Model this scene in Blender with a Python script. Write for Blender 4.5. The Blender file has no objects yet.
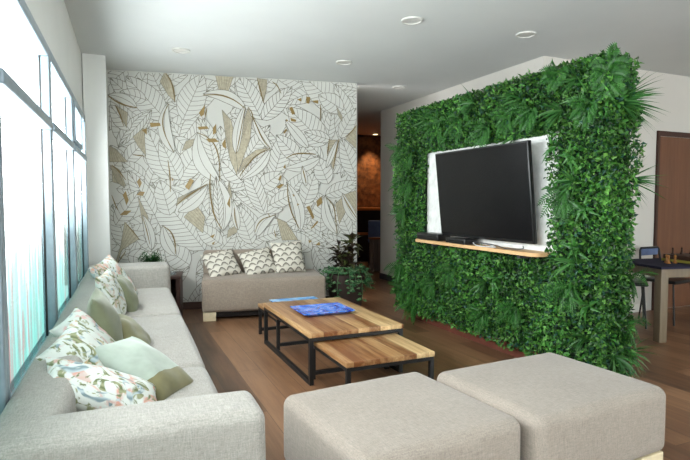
import bpy, bmesh, math, random
from mathutils import Vector, Matrix, Euler
import numpy as np
R = math.radians
rng = random.Random(7)
scene = bpy.context.scene
COL = scene.collection
CEIL = 2.65

# ---------------------------------------------------------------- materials
def lin(c):
    return tuple((x/12.92 if x <= .04045 else ((x+.055)/1.055)**2.4) for x in [v/255. for v in c]) + (1.,)
class NT:
    def __init__(s, name):
        s.m = bpy.data.materials.new(name); s.m.use_nodes = True
        s.t = s.m.node_tree; s.t.nodes.clear()
        s.out = s.n('ShaderNodeOutputMaterial'); s.tc = None
    def n(s, typ, **kw):
        nd = s.t.nodes.new(typ)
        for k, v in kw.items():
            setattr(nd, k, v)
        return nd
    def l(s, a, b): s.t.links.new(a, b)
    def coord(s, kind='Object', scale=(1,1,1), rot=(0,0,0)):
        tc = s.n('ShaderNodeTexCoord'); mp = s.n('ShaderNodeMapping')
        mp.inputs['Scale'].default_value = scale; mp.inputs['Rotation'].default_value = rot
        s.l(tc.outputs[kind], mp.inputs['Vector']); return mp.outputs['Vector']
    def noise(s, vec, scale, detail=3, rough=.55):
        nd = s.n('ShaderNodeTexNoise'); nd.inputs['Scale'].default_value = scale
        nd.inputs['Detail'].default_value = detail; nd.inputs['Roughness'].default_value = rough
        if vec is not None: s.l(vec, nd.inputs['Vector'])
        return nd
    def ramp(s, fac, stops, interp='LINEAR'):
        r = s.n('ShaderNodeValToRGB'); r.color_ramp.interpolation = interp
        e = r.color_ramp.elements
        while len(e) < len(stops): e.new(.5)
        for el, (p, c) in zip(e, stops): el.position = p; el.color = c
        s.l(fac, r.inputs['Fac']); return r.outputs['Color']
    def mix(s, fac, a, b, mode='MIX'):
        m = s.n('ShaderNodeMix', data_type='RGBA', blend_type=mode)
        for sock, val in ((m.inputs['Factor'], fac), (m.inputs['A'], a), (m.inputs['B'], b)):
            pass
        def put(i, val):
            if hasattr(val, 'is_linked') or hasattr(val, 'links'): s.l(val, m.inputs[i])
            else: m.inputs[i].default_value = val
        put(0, fac); put(6, a); put(7, b)
        return m.outputs[2]
    def math(s, op, a, b=None, c=None):
        m = s.n('ShaderNodeMath', operation=op)
        for i, val in enumerate((a, b, c)):
            if val is None: continue
            if hasattr(val, 'links'): s.l(val, m.inputs[i])
            else: m.inputs[i].default_value = val
        return m.outputs[0]
    def bsdf(s, color, rough=.6, spec=.4, metal=0, bump=None, bumpd=.01, bumps=.3, **kw):
        b = s.n('ShaderNodeBsdfPrincipled')
        def put(nm, val):
            if hasattr(val, 'links'): s.l(val, b.inputs[nm])
            else: b.inputs[nm].default_value = val
        put('Base Color', color); put('Roughness', rough); put('Specular IOR Level', spec); put('Metallic', metal)
        for k, v in kw.items(): put(k, v)
        if bump is not None:
            bp = s.n('ShaderNodeBump'); bp.inputs['Strength'].default_value = bumps; bp.inputs['Distance'].default_value = bumpd
            s.l(bump, bp.inputs['Height']); s.l(bp.outputs['Normal'], b.inputs['Normal'])
        s.l(b.outputs[0], s.out.inputs['Surface']); return b

M = {}
def plain(name, rgb, rough=.5, spec=.4, metal=0, var=.06, vs=14):
    t = NT(name); c = lin(rgb)
    nz = t.noise(t.coord(), vs)
    d = tuple(max(0, x*(1-var*2)) for x in c[:3]) + (1,); e = tuple(min(1, x*(1+var*2)) for x in c[:3]) + (1,)
    t.bsdf(t.ramp(nz.outputs['Fac'], [(.3, d), (.7, e)]), rough, spec, metal)
    M[name] = t.m; return t.m
def fabric(name, rgb, scale=260, contrast=.16):
    t = NT(name); c = lin(rgb)
    v1 = t.noise(t.coord(scale=(1, 1, .12)), scale, 2, .6); v2 = t.noise(t.coord(scale=(.12, 1, 1)), scale, 2, .6); v3 = t.noise(t.coord(scale=(1, .12, 1)), scale, 2, .6)
    s = t.math('ADD', t.math('ADD', v1.outputs['Fac'], v2.outputs['Fac']), v3.outputs['Fac'])
    s = t.math('MULTIPLY', s, .3333)
    d = tuple(x*(1-contrast*2) for x in c[:3])+(1,); e = tuple(min(1, x*(1+contrast*2)) for x in c[:3])+(1,)
    base = t.ramp(s, [(.36, d), (.64, e)])
    big = t.noise(t.coord(), 3, 2)
    base = t.mix(.18, base, t.ramp(big.outputs['Fac'], [(.3, d), (.7, e)]))
    t.bsdf(base, .92, .15, bump=s, bumpd=.002, bumps=.35, **{'Sheen Weight': .15})
    M[name] = t.m
def wood(name, dark, light, axis='Y', plankw=.09, rough=.45, gap=True, stripe=True, ringscale=1.0):
    """boards running along axis, board width measured across x (or y)"""
    t = NT(name)
    sep = t.n('ShaderNodeSeparateXYZ'); t.l(t.coord(), sep.inputs[0])
    across = sep.outputs['X'] if axis == 'Y' else sep.outputs['Y']
    if axis == 'Z': across = sep.outputs['X']
    q = t.math('DIVIDE', across, plankw); idx = t.math('FLOOR', q); fr = t.math('FRACT', q)
    wn = t.n('ShaderNodeTexWhiteNoise', noise_dimensions='1D'); t.l(idx, wn.inputs['W'])
    sc = {'Y': (14, .9, 14), 'X': (.9, 14, 14), 'Z': (14, 14, .9)}[axis]
    cv = t.coord(scale=sc)
    add = t.n('ShaderNodeVectorMath', operation='ADD'); t.l(cv, add.inputs[0])
    cmb = t.n('ShaderNodeCombineXYZ'); sh = t.math('MULTIPLY', wn.outputs['Value'], 37.); t.l(sh, cmb.inputs[0]); t.l(sh, cmb.inputs[1]); t.l(sh, cmb.inputs[2])
    t.l(cmb.outputs[0], add.inputs[1])
    nz = t.noise(add.outputs[0], 1.6*ringscale, 5, .65)
    f = t.math('ADD', t.math('MULTIPLY', nz.outputs['Fac'], .85), t.math('MULTIPLY', wn.outputs['Value'], .42 if stripe else .05))
    f = t.math('SUBTRACT', f, .16 if stripe else 0)
    col = t.ramp(f, [(.22, lin(dark)), (.5, lin([(a+b)/2 for a, b in zip(dark, light)])), (.8, lin(light))])
    if gap:
        g = t.math('LESS_THAN', fr, .02)
        col = t.mix(t.math('MULTIPLY', g, .6), col, lin([x*.45 for x in dark]))
    t.bsdf(col, rough, .4, bump=nz.outputs['Fac'], bumpd=.002, bumps=.15)
    M[name] = t.m
def floor_mat():
    t = NT('floor_planks')
    v = t.coord(rot=(0, 0, R(90)))
    br = t.n('ShaderNodeTexBrick'); br.offset = .37; br.offset_frequency = 2
    br.inputs['Scale'].default_value = 1; br.inputs['Brick Width'].default_value = 1.25; br.inputs['Row Height'].default_value = .16
    br.inputs['Mortar Size'].default_value = .0018; br.inputs['Bias'].default_value = 0
    br.inputs['Color1'].default_value = (0, 0, 0, 1); br.inputs['Color2'].default_value = (1, 1, 1, 1); br.inputs['Mortar'].default_value = (.5, .5, .5, 1)
    t.l(v, br.inputs['Vector'])
    nz = t.noise(t.coord(scale=(16, 1.1, 1)), 1.5, 6, .65)
    n2 = t.noise(t.coord(scale=(3, .8, 1)), 1.5, 2)
    f = t.math('ADD', t.math('MULTIPLY', nz.outputs['Fac'], .6), t.math('MULTIPLY', br.outputs['Color'], .3))
    f = t.math('ADD', f, t.math('MULTIPLY', n2.outputs['Fac'], .25))
    col = t.ramp(f, [(.3, lin((70, 47, 33))), (.55, lin((112, 79, 56))), (.85, lin((150, 112, 82)))])
    col = t.mix(t.math('MULTIPLY', br.outputs['Fac'], .6), col, lin((45, 28, 20)))
    t.bsdf(col, .36, .45, bump=nz.outputs['Fac'], bumpd=.002, bumps=.12)
    M['floor'] = t.m
def wallmat(name, rgb, var=.02):
    t = NT(name); c = lin(rgb)
    nz = t.noise(t.coord(), 2.2, 4); fine = t.noise(t.coord(), 180, 2)
    a = tuple(x*(1-var) for x in c[:3])+(1,); b = tuple(min(1, x*(1+var)) for x in c[:3])+(1,)
    t.bsdf(t.ramp(nz.outputs['Fac'], [(.3, a), (.7, b)]), .85, .2, bump=fine.outputs['Fac'], bumpd=.001, bumps=.1)
    M[name] = t.m
def leafmat(name, c1, c2, c3, rough=.38, trans=.25, islands=True):
    t = NT(name)
    geo = t.n('ShaderNodeNewGeometry')
    f = geo.outputs['Random Per Island']
    col = t.ramp(f, [(0, lin(c1)), (.5, lin(c2)), (1, lin(c3))])
    nz = t.noise(t.coord(), 60, 2)
    col = t.mix(t.math('MULTIPLY', nz.outputs['Fac'], .35), col, lin([x*.55 for x in c1]))
    b = t.bsdf(col, rough, .4)
    tr = t.n('ShaderNodeBsdfTranslucent'); t.l(col, tr.inputs['Color'])
    mx = t.n('ShaderNodeMixShader'); mx.inputs[0].default_value = trans
    t.l(b.outputs[0], mx.inputs[1]); t.l(tr.outputs[0], mx.inputs[2]); t.l(mx.outputs[0], t.out.inputs['Surface'])
    M[name] = t.m
def glassmat(name, tint):
    t = NT(name)
    tr = t.n('ShaderNodeBsdfTransparent'); gl = t.n('ShaderNodeBsdfGlossy'); gl.inputs['Roughness'].default_value = .04
    mx = t.n('ShaderNodeMixShader'); mx.inputs[0].default_value = .04
    if tint:
        sep = t.n('ShaderNodeSeparateXYZ'); t.l(t.coord(), sep.inputs[0]); z = sep.outputs['Z']
        s1 = t.noise(t.coord(scale=(1, 16, .5)), 1.6, 3); s2 = t.noise(t.coord(scale=(1, 26, .9)), 1.3, 3)
        g = t.math('DIVIDE', t.math('SUBTRACT', 1.32, z), .75)      # 0 near the transom, 1 at the sill
        g = t.math('ADD', g, t.math('MULTIPLY', t.math('SUBTRACT', s1.outputs['Fac'], .5), 1.7))
        col = t.ramp(g, [(0, (1, 1, 1, 1)), (.45, TINT1), (1, TINT2)])
        red = t.math('MULTIPLY', t.math('MULTIPLY', t.math('GREATER_THAN', s2.outputs['Fac'], .57), t.math('GREATER_THAN', g, .35)), .85)
        col = t.mix(red, col, TINTR)
        t.l(col, tr.inputs['Color'])
    else:
        tr.inputs['Color'].default_value = (.97, 1, 1, 1)
    t.l(tr.outputs[0], mx.inputs[1]); t.l(gl.outputs[0], mx.inputs[2]); t.l(mx.outputs[0], t.out.inputs['Surface'])
    M[name] = t.m
WORLD = 13.
TINT1 = (.235, .285, .278, 1); TINT2 = (.14, .228, .215, 1); TINTR = (.22, .14, .14, 1)  # lower pane tint: turquoise towards the sill, with reddish streaks

floor_mat()
wallmat('wall_white', (226, 226, 222)); wallmat('wall_cream', (214, 210, 202)); wallmat('wall_grey', (202, 197, 190)); wallmat('ceiling_paint', (208, 210, 208))
wallmat('mural_ground', (198, 197, 190))
plain('mural_line', (122, 117, 106), .8); plain('mural_gold', (142, 116, 64), .45, .5); plain('mural_tan', (172, 163, 141), .7, var=.08, vs=40); plain('mural_dark_gold', (124, 104, 62), .5)
plain('mural_white', (199, 198, 191), .8, var=.01)
fabric('sofa_fabric', (151, 147, 140)); fabric('love_fabric', (144, 131, 118)); fabric('ottoman_fabric', (145, 135, 125), 260, .14)
plain('window_metal', (146, 160, 170), .4, .5, .3); plain('black_metal', (26, 25, 25), .45, .4); plain('black_plastic', (18, 18, 19), .35, .5)
plain('dark_base', (34, 27, 24), .7); plain('white_plastic', (225, 225, 222), .4); plain('lamp_white', (205, 203, 197), .6)
plain('pale_wood', (206, 190, 158), .5); plain('white_pot', (235, 235, 232), .25); plain('soil', (42, 32, 25), .95, var=.2, vs=80)
plain('brown_pot', (58, 46, 42), .55, .35); plain('stem', (74, 62, 40), .7); plain('navy_felt', (44, 42, 58), .9, .1); plain('chrome', (150, 150, 150), .25, .5, .9)
plain('cable_white', (200, 200, 200), .5); plain('blue_cloth', (92, 104, 136), .85, .2); plain('baseboard_dark', (70, 44, 34), .5); plain('baseboard_grey', (62, 55, 64), .5)
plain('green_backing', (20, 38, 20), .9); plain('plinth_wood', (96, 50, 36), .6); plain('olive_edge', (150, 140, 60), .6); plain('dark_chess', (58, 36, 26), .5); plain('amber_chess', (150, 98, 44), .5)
plain('grille', (60, 60, 62), .4)
wood('table_wood', (112, 66, 32), (232, 202, 150), 'Y', .085, .38); wood('shelf_wood', (190, 148, 100), (226, 190, 145), 'Y', .3, .5, False, False)
wood('door_wood', (92, 58, 38), (122, 80, 54), 'Z', .35, .5, False, False); wood('side_wood', (48, 26, 20), (86, 50, 38), 'Z', .2, .45, False, False); wood('oak_leg', (104, 90, 72), (138, 122, 98), 'Z', .2, .5, False, False)
wood('slat_wood', (96, 80, 72), (160, 140, 124), 'Z', .03, .5, True, True); wood('bar_wood', (120, 66, 30), (176, 104, 50), 'X', .2, .4, False, False)
t = NT('hall_stone'); vo = t.n('ShaderNodeTexVoronoi'); vo.inputs['Scale'].default_value = 5.5; t.l(t.coord(), vo.inputs['Vector'])
nz = t.noise(t.coord(), 12, 4)
t.bsdf(t.mix(.5, t.ramp(vo.outputs['Distance'], [(.1, lin((104, 66, 40))), (.7, lin((58, 36, 26)))]), t.ramp(nz.outputs['Fac'], [(.35, lin((48, 30, 22))), (.65, lin((120, 78, 48)))])), .6, .3, bump=vo.outputs['Distance'], bumpd=.03, bumps=.5); M['hall_stone'] = t.m
leafmat('leaf_green', (18, 48, 18), (48, 100, 38), (104, 156, 66)); leafmat('leaf_fern', (30, 78, 30), (52, 108, 42), (72, 130, 54)); leafmat('leaf_grass', (32, 76, 32), (56, 110, 50), (86, 136, 70))
leafmat('leaf_bright', (56, 118, 44), (84, 150, 62), (118, 178, 82)); leafmat('leaf_blue', (28, 62, 48), (42, 84, 66), (60, 108, 84)); leafmat('leaf_croton', (46, 30, 28), (66, 56, 36), (88, 100, 54)); leafmat('leaf_ivy', (38, 84, 48), (84, 136, 84), (160, 190, 140)); leafmat('leaf_pot', (22, 66, 26), (40, 96, 38), (66, 120, 54))
glassmat('glass_clear', False); glassmat('glass_tint', True)
t = NT('screen'); t.bsdf(lin((9, 9, 11)), .25, .3); M['screen'] = t.m
t = NT('dish_glass'); b = t.bsdf((.9, .95, .95, 1), .05, .5); b.inputs['Transmission Weight'].default_value = .9; M['dish_glass'] = t.m
t = NT('blue_marble'); w = t.noise(t.coord(scale=(1, 1, 1)), 7, 5, .6); w.inputs['Distortion'].default_value = 1.4
t.bsdf(t.ramp(w.outputs['Fac'], [(.26, lin((24, 18, 96))), (.4, lin((14, 44, 176))), (.5, lin((30, 120, 226))), (.57, lin((140, 160, 230))), (.63, lin((96, 80, 186))), (.74, lin((12, 36, 150)))]), .12, .5); M['blue_marble'] = t.m
t = NT('blue_pale'); w = t.noise(t.coord(), 6, 5, .6); w.inputs['Distortion'].default_value = 1.2
t.bsdf(t.ramp(w.outputs['Fac'], [(.3, lin((60, 80, 170))), (.45, lin((70, 150, 215))), (.6, lin((150, 195, 230))), (.75, lin((90, 90, 170)))]), .12, .5); M['blue_pale'] = t.m
# cushions
def olive(name, rgb):
    t = NT(name); c = lin(rgb); nz = t.noise(t.coord(), 9, 4); f = t.noise(t.coord(), 300, 2)
    t.bsdf(t.ramp(nz.outputs['Fac'], [(.3, tuple(x*.8 for x in c[:3])+(1,)), (.7, tuple(min(1, x*1.15) for x in c[:3])+(1,))]), .75, .25, bump=f.outputs['Fac'], bumpd=.001, bumps=.2, **{'Sheen Weight': .3}); M[name] = t.m
def twotone():
    t = NT('sage_olive'); nz = t.noise(t.coord(), 8, 3); sp = t.n('ShaderNodeSeparateXYZ'); t.l(t.coord(), sp.inputs[0])
    k = t.math('ADD', t.math('MULTIPLY', t.math('SUBTRACT', nz.outputs['Fac'], .5), .03), sp.outputs['Y'])
    t.bsdf(t.mix(t.math('LESS_THAN', k, -.085), t.ramp(nz.outputs['Fac'], [(.3, lin((140, 150, 138))), (.7, lin((168, 178, 166)))]), t.ramp(nz.outputs['Fac'], [(.3, lin((92, 88, 58))), (.7, lin((122, 116, 80)))])), .75, .25, **{'Sheen Weight': .3}); M['sage_olive'] = t.m
twotone()
olive('olive_velvet', (112, 116, 90)); olive('pale_velvet', (168, 175, 158)); olive('moss_velvet', (112, 110, 78))
def floral(name, pink, seed):
    t = NT(name)
    mpv = t.coord(); off = t.n('ShaderNodeVectorMath', operation='ADD'); off.inputs[1].default_value = (seed, seed*1.7, 0); t.l(mpv, off.inputs[0]); v = off.outputs[0]
    base = lin((206, 210, 204))
    n1 = t.noise(v, 7.5, 3); n1.inputs['Distortion'].default_value = 1.5
    n2 = t.noise(v, 9, 3); n2.inputs['Distortion'].default_value = 2.2
    o3 = t.n('ShaderNodeVectorMath', operation='ADD'); o3.inputs[1].default_value = (5.2, 1.3, 0); t.l(v, o3.inputs[0]); n3 = t.noise(o3.outputs[0], 9.5, 2); n3.inputs['Distortion'].default_value = 1.6
    wv = t.n('ShaderNodeTexWave'); wv.inputs['Scale'].default_value = 9; wv.inputs['Distortion'].default_value = 12; wv.inputs['Detail'].default_value = 2; t.l(v, wv.inputs['Vector'])
    col = t.mix(t.ramp(n1.outputs['Fac'], [(.53, (0, 0, 0, 1)), (.6, (1, 1, 1, 1))]), base, t.mix(wv.outputs['Fac'], lin((196, 176, 168)), lin(pink)))
    col = t.mix(t.ramp(n2.outputs['Fac'], [(.55, (0, 0, 0, 1)), (.6, (1, 1, 1, 1))]), col, t.mix(wv.outputs['Fac'], lin((104, 112, 78)), lin((150, 152, 118))))
    col = t.mix(t.ramp(n3.outputs['Fac'], [(.58, (0, 0, 0, 1)), (.63, (1, 1, 1, 1))]), col, t.mix(wv.outputs['Fac'], lin((120, 138, 142)), lin((178, 192, 196))))
    t.bsdf(col, .85, .2); M[name] = t.m
floral('floral_pink', (206, 150, 134), 0.3); floral('floral_rose', (214, 176, 170), 2.1); floral('floral_olive', (182, 160, 120), 4.4); floral('floral_peach', (210, 160, 138), 6.7)
t = NT('scallop')
sep = t.n('ShaderNodeSeparateXYZ'); t.l(t.coord(), sep.inputs[0])
vv = t.math('DIVIDE', sep.outputs['Y'], .058); row = t.math('FLOOR', vv); fv = t.math('FRACT', vv)
uu = t.math('ADD', t.math('DIVIDE', sep.outputs['X'], .092), t.math('MULTIPLY', t.math('MODULO', t.math('ABSOLUTE', row), 2.), .5)); fu = t.math('SUBTRACT', t.math('FRACT', uu), .5)
hill = t.math('MULTIPLY', t.math('SUBTRACT', 1., t.math('POWER', t.math('ABSOLUTE', t.math('MULTIPLY', fu, 2.)), 1.9)), .78)
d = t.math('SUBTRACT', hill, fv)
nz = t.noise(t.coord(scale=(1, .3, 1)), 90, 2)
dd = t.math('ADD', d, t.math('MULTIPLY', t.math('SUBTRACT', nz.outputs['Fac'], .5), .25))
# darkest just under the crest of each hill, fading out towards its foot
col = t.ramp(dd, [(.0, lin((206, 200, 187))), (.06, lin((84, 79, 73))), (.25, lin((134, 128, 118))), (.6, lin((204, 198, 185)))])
t.bsdf(col, .85, .2); M['scallop'] = t.m
t = NT('downlight_glow'); e = t.n('ShaderNodeEmission'); e.inputs['Color'].default_value = (1, .93, .82, 1); e.inputs['Strength'].default_value = 1.0; t.l(e.outputs[0], t.out.inputs['Surface']); M['downlight_glow'] = t.m
t = NT('spot_glow'); e = t.n('ShaderNodeEmission'); e.inputs['Color'].default_value = (1, .72, .36, 1); e.inputs['Strength'].default_value = 6; t.l(e.outputs[0], t.out.inputs['Surface']); M['spot_glow'] = t.m

# ---------------------------------------------------------------- mesh helpers
class MB:
    def __init__(s): s.v = []; s.f = []; s.mi = []
    def add(s, vs, fs, mi=0):
        o = len(s.v); s.v += [tuple(v) for v in vs]; s.f += [tuple(i+o for i in f) for f in fs]; s.mi += [mi]*len(fs); return s
    def box(s, c, d, r=.0, mi=0, rot=None, seg=2, bulge=(0, 0, 0)):
        """box at centre c, size d, edges rounded by r, faces puffed out by bulge (x,y,z)"""
        hx, hy, hz = [x/2 for x in d]
        if r <= 0:
            vs = [Vector((x*hx, y*hy, z*hz)) for x in (-1, 1) for y in (-1, 1) for z in (-1, 1)]
            fs = [(0, 1, 3, 2), (4, 6, 7, 5), (0, 4, 5, 1), (2, 3, 7, 6), (0, 2, 6, 4), (1, 5, 7, 3)]
        else:
            r = min(r, hx*.98, hy*.98, hz*.98)
            puff = any(bulge)
            def ax(h):
                a = [-h + r*(1-math.cos(k/seg*math.pi/2))*1.0 for k in range(seg+1)]
                inner = 6 if puff else 0
                mid = [(-h+r) + (2*(h-r))*k/(inner+1) for k in range(1, inner+1)]
                return a + mid + [-x for x in reversed(a)]
            X, Y, Z = ax(hx), ax(hy), ax(hz)
            H = (hx, hy, hz); keys = {}; vs = []; fs = []
            def vid(p):
                k = tuple(round(q, 6) for q in p)
                if k not in keys:
                    inn = [max(-h+r, min(h-r, q)) for q, h in zip(p, H)]
                    dv = Vector(p)-Vector(inn)
                    q = Vector(inn) + (dv.normalized()*r if dv.length > 1e-9 else dv)
                    if puff:
                        n = [p[i]/H[i] for i in range(3)]
                        for i in range(3):
                            j, k2 = [(1, 2), (0, 2), (0, 1)][i]
                            q[i] += (1 if n[i] > 0 else -1)*min(1, abs(n[i])**4)*bulge[i]*(1-n[j]**2)*(1-n[k2]**2)
                    keys[k] = len(vs); vs.append(q)
                return keys[k]
            def face_grid(A, B, fn, flip):
                for i in range(len(A)-1):
                    for j in range(len(B)-1):
                        q = [vid(fn(A[i], B[j])), vid(fn(A[i+1], B[j])), vid(fn(A[i+1], B[j+1])), vid(fn(A[i], B[j+1]))]
                        if flip: q.reverse()
                        if len(set(q)) >= 3: fs.append(tuple(dict.fromkeys(q)))
            face_grid(X, Y, lambda a, b: (a, b, hz), False); face_grid(X, Y, lambda a, b: (a, b, -hz), True)
            face_grid(Y, Z, lambda a, b: (hx, a, b), False); face_grid(Y, Z, lambda a, b: (-hx, a, b), True)
            face_grid(X, Z, lambda a, b: (a, hy, b), True); face_grid(X, Z, lambda a, b: (a, -hy, b), False)
        c = Vector(c)
        if rot is not None:
            m = Euler(rot).to_matrix(); vs = [m @ Vector(v) for v in vs]
        return s.add([Vector(v)+c for v in vs], fs, mi)
    def tube(s, pts, r, n=8, mi=0, cap=True):
        pts = [Vector(p) for p in pts]; rs = r if isinstance(r, (list, tuple)) else [r]*len(pts)
        vs = []; fs = []; prev = None
        for i, p in enumerate(pts):
            t = (pts[min(i+1, len(pts)-1)]-pts[max(i-1, 0)]).normalized()
            a = prev if prev is not None else (Vector((0, 0, 1)) if abs(t.z) < .9 else Vector((1, 0, 0)))
            u = (a-t*a.dot(t)).normalized(); prev = u; w = t.cross(u)
            for k in range(n):
                an = 2*math.pi*k/n; vs.append(p+(u*math.cos(an)+w*math.sin(an))*rs[i])
        for i in range(len(pts)-1):
            for k in range(n):
                fs.append((i*n+k, i*n+(k+1) % n, (i+1)*n+(k+1) % n, (i+1)*n+k))
        if cap: fs.append(tuple(range(n))[::-1]); fs.append(tuple((len(pts)-1)*n+k for k in range(n)))
        return s.add(vs, fs, mi)
    def lathe(s, prof, c=(0, 0, 0), n=24, mi=0, square=0):
        vs = []; fs = []
        for (r, z) in prof:
            for k in range(n):
                a = 2*math.pi*k/n; x, y = math.cos(a), math.sin(a)
                if square:
                    q = (abs(x)**square+abs(y)**square)**(-1/square); x *= q; y *= q
                vs.append((c[0]+r*x, c[1]+r*y, c[2]+z))
        for i in range(len(prof)-1):
            for k in range(n): fs.append((i*n+k, i*n+(k+1) % n, (i+1)*n+(k+1) % n, (i+1)*n+k))
        if prof[0][0] > 1e-6: fs.append(tuple(range(n))[::-1])
        if prof[-1][0] > 1e-6: fs.append(tuple((len(prof)-1)*n+k for k in range(n)))
        return s.add(vs, fs, mi)
    def leaf(s, base, d, n, L, W, bend=0, mi=0, fold=.15, tipw=.5):
        """pointed leaf with a folded midrib, d = direction, n = face normal"""
        d = d.normalized(); sd = d.cross(n)
        if sd.length < 1e-6: sd = d.orthogonal()
        sd.normalize(); n = sd.cross(d).normalized()
        p1 = base+d*L*.45+n*bend*L*.2; tip = base+d*L-n*bend*L*.35
        return s.add([base, p1-sd*W/2+n*W*fold, p1, p1+sd*W/2+n*W*fold, tip], [(0, 2, 1), (0, 3, 2), (1, 2, 4), (2, 3, 4)], mi)
    def blade(s, base, d, n, L, W, droop, k=4, mi=0):
        """long narrow arching blade that droops under gravity"""
        d = d.normalized(); sd = d.cross(n); sd = (sd if sd.length > 1e-6 else d.orthogonal()).normalized()
        vs = []; p = Vector(base); dd = d.copy()
        for i in range(k+1):
            w = W*(.55+.45*math.sin(math.pi*min(1, i/k*1.2)))*(1-(i/k)**3)
            vs += [p-sd*w/2, p+sd*w/2]
            p = p+dd*(L/k); dd = (dd+Vector((0, 0, -droop/k))).normalized()
        return s.add(vs, [(2*i, 2*i+1, 2*i+3, 2*i+2) for i in range(k)], mi)
    def obj(s, name, mats, parent=None, smooth=True, loc=None, angle=38):
        me = bpy.data.meshes.new(name); me.from_pydata(s.v, [], s.f)
        ms = mats if isinstance(mats, (list, tuple)) else [mats]
        for m in ms: me.materials.append(M[m])
        if len(ms) > 1: me.polygons.foreach_set('material_index', s.mi)
        me.update()
        if smooth:
            me.polygons.foreach_set('use_smooth', [True]*len(me.polygons)); me.set_sharp_from_angle(angle=R(angle))
        o = bpy.data.objects.new(name, me); COL.objects.link(o)
        if parent is not None: o.parent = parent
        if loc is not None: o.location = loc
        return o
def tag(o, label, cat, group=None):
    o['label'] = label; o['category'] = cat
    if group: o['group'] = group
    return o
def thing(name, label, cat, loc=(0, 0, 0), rz=0, group=None):
    o = bpy.data.objects.new(name, None); o.empty_display_size = .1; COL.objects.link(o)
    o.location = loc; o.rotation_euler = (0, 0, rz); return tag(o, label, cat, group)
def struct(o): o['kind'] = 'structure'; return o
def sbox(name, a, b, mat, parent=None, r=0):
    c = [(x+y)/2 for x, y in zip(a, b)]; d = [abs(y-x) for x, y in zip(a, b)]
    o = MB().box(c, d, r).obj(name, mat, parent, smooth=r > 0)
    return o if parent is not None else struct(o)
def bar(name, a, b, mat, parent, r=0): return sbox(name, a, b, mat, parent, r)
def dup(root, label, group=None):
    r = root.copy(); COL.objects.link(r); r['label'] = label
    if group: r['group'] = group
    for ch in list(root.children):
        c = ch.copy(); COL.objects.link(c); c.parent = r
        for g in ch.children:
            d = g.copy(); COL.objects.link(d); d.parent = c
    return r

# ---------------------------------------------------------------- the setting
XW = -.30
WR = R(-1.55); WO = (-.4035, 0, 0)      # the window wall runs slightly askew; its inside face is local x = 0
def onwin(o): o.location = WO; o.rotation_euler = (0, 0, WR); return o
WA = R(-10.1)      # the mural wall runs at a slight angle
PW = Vector((-.03, 6.355, 0)); DW = Vector((math.cos(WA), math.sin(WA), 0)); NW = Vector((math.sin(WA), -math.cos(WA), 0))  # NW faces the room
WL = 2.80
sbox('floor', (-.49, -2.75, -.12), (8.7, 10.9, 0), 'floor')
sbox('ceiling', (-.8, -2.75, CEIL), (8.7, 10.9, CEIL+.12), 'ceiling_paint')
onwin(sbox('wall_left', (-.16, -2.7, 2.0), (0, 6.45, CEIL), 'wall_white'))
onwin(sbox('wall_left', (-.055, -2.7, 0), (0, 6.45, .46), 'wall_white'))
onwin(sbox('wall_left', (-.16, -2.7, .46), (0, -2.35, 2.0), 'wall_white'))
onwin(sbox('wall_left', (-.16, 5.41, .46), (0, 6.45, 2.0), 'wall_white'))
onwin(sbox('trim_1', (-.06, -2.34, .46), (.012, 5.40, .485), 'window_metal'))
sbox('wall_pillar', (-.24, 5.76, 0), (-.035, 6.48, CEIL), 'wall_white')
RX = [(-.8, .8), (1.75, 5.0), (7.0, 8.7)]
for a, b in RX: sbox('wall_rear', (a, -2.7, 0), (b, -2.55, CEIL), 'wall_white')
for k, (a, b) in enumerate(((.8, 1.75), (5.0, 7.0))):  # two rear windows out of view, added to brighten the room and dining wall
    sbox('wall_rear', (a, -2.7, 0), (b, -2.55, .4), 'wall_white'); sbox('wall_rear', (a, -2.7, 2.4), (b, -2.55, CEIL), 'wall_white')
    w = bpy.data.objects.new('window_%d' % (8+k), None); COL.objects.link(w); struct(w)
    m = MB()
    for p, q in (((a, .4), (a+.05, 2.4)), ((b-.05, .4), (b, 2.4)), ((a+.05, .4), (b-.05, .45)), ((a+.05, 2.35), (b-.05, 2.4)), (((a+b)/2-.03, .45), ((a+b)/2+.03, 2.35))):
        m.box(((p[0]+q[0])/2, -2.62, (p[1]+q[1])/2), (q[0]-p[0], .06, q[1]-p[1]))
    m.obj('frame', 'window_metal', w, False); bar('pane', (a+.05, -2.624, .45), (b-.05, -2.62, 2.35), 'glass_clear', w)
sbox('wall_right', (8.55, -2.6, 0), (8.7, 4.05, CEIL), 'wall_cream')
sbox('wall_dining', (3.9, 4.05, 0), (8.6, 4.17, CEIL), 'wall_grey')
sbox('wall_partition', (3.9, 4.171, 0), (4.02, 7.5, CEIL), 'wall_grey')
sbox('wall_hall', (2.5, 10.3, 0), (8.7, 10.45, CEIL), 'hall_stone')
sbox('wall_hall_end', (8.55, 4.18, 0), (8.7, 10.3, CEIL), 'wall_grey')
sbox('wall_hall_left', (2.6, 6.15, 0), (2.72, 10.3, CEIL), 'wall_grey')
sbox('baseboard_partition', (3.885, 4.18, 0), (3.899, 7.5, .09), 'baseboard_grey')
sbox('baseboard_dining', (3.91, 4.035, 0), (5.46, 4.049, .09), 'wall_cream')
# mural wall: local frame x along the wall, y out of the room, z up
def wallframe(o):
    o.location = PW; o.rotation_euler = (0, 0, WA); return o
wb = MB().box((WL/2-.05, .06, CEIL/2), (WL+.1, .12, CEIL)).obj('wall_back', 'mural_ground', None, False)
struct(wallframe(wb))
bb = MB().box((WL/2, -.008, .04), (WL, .014, .08)).obj('baseboard_back', 'baseboard_dark', None, False)
struct(wallframe(bb))

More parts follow.
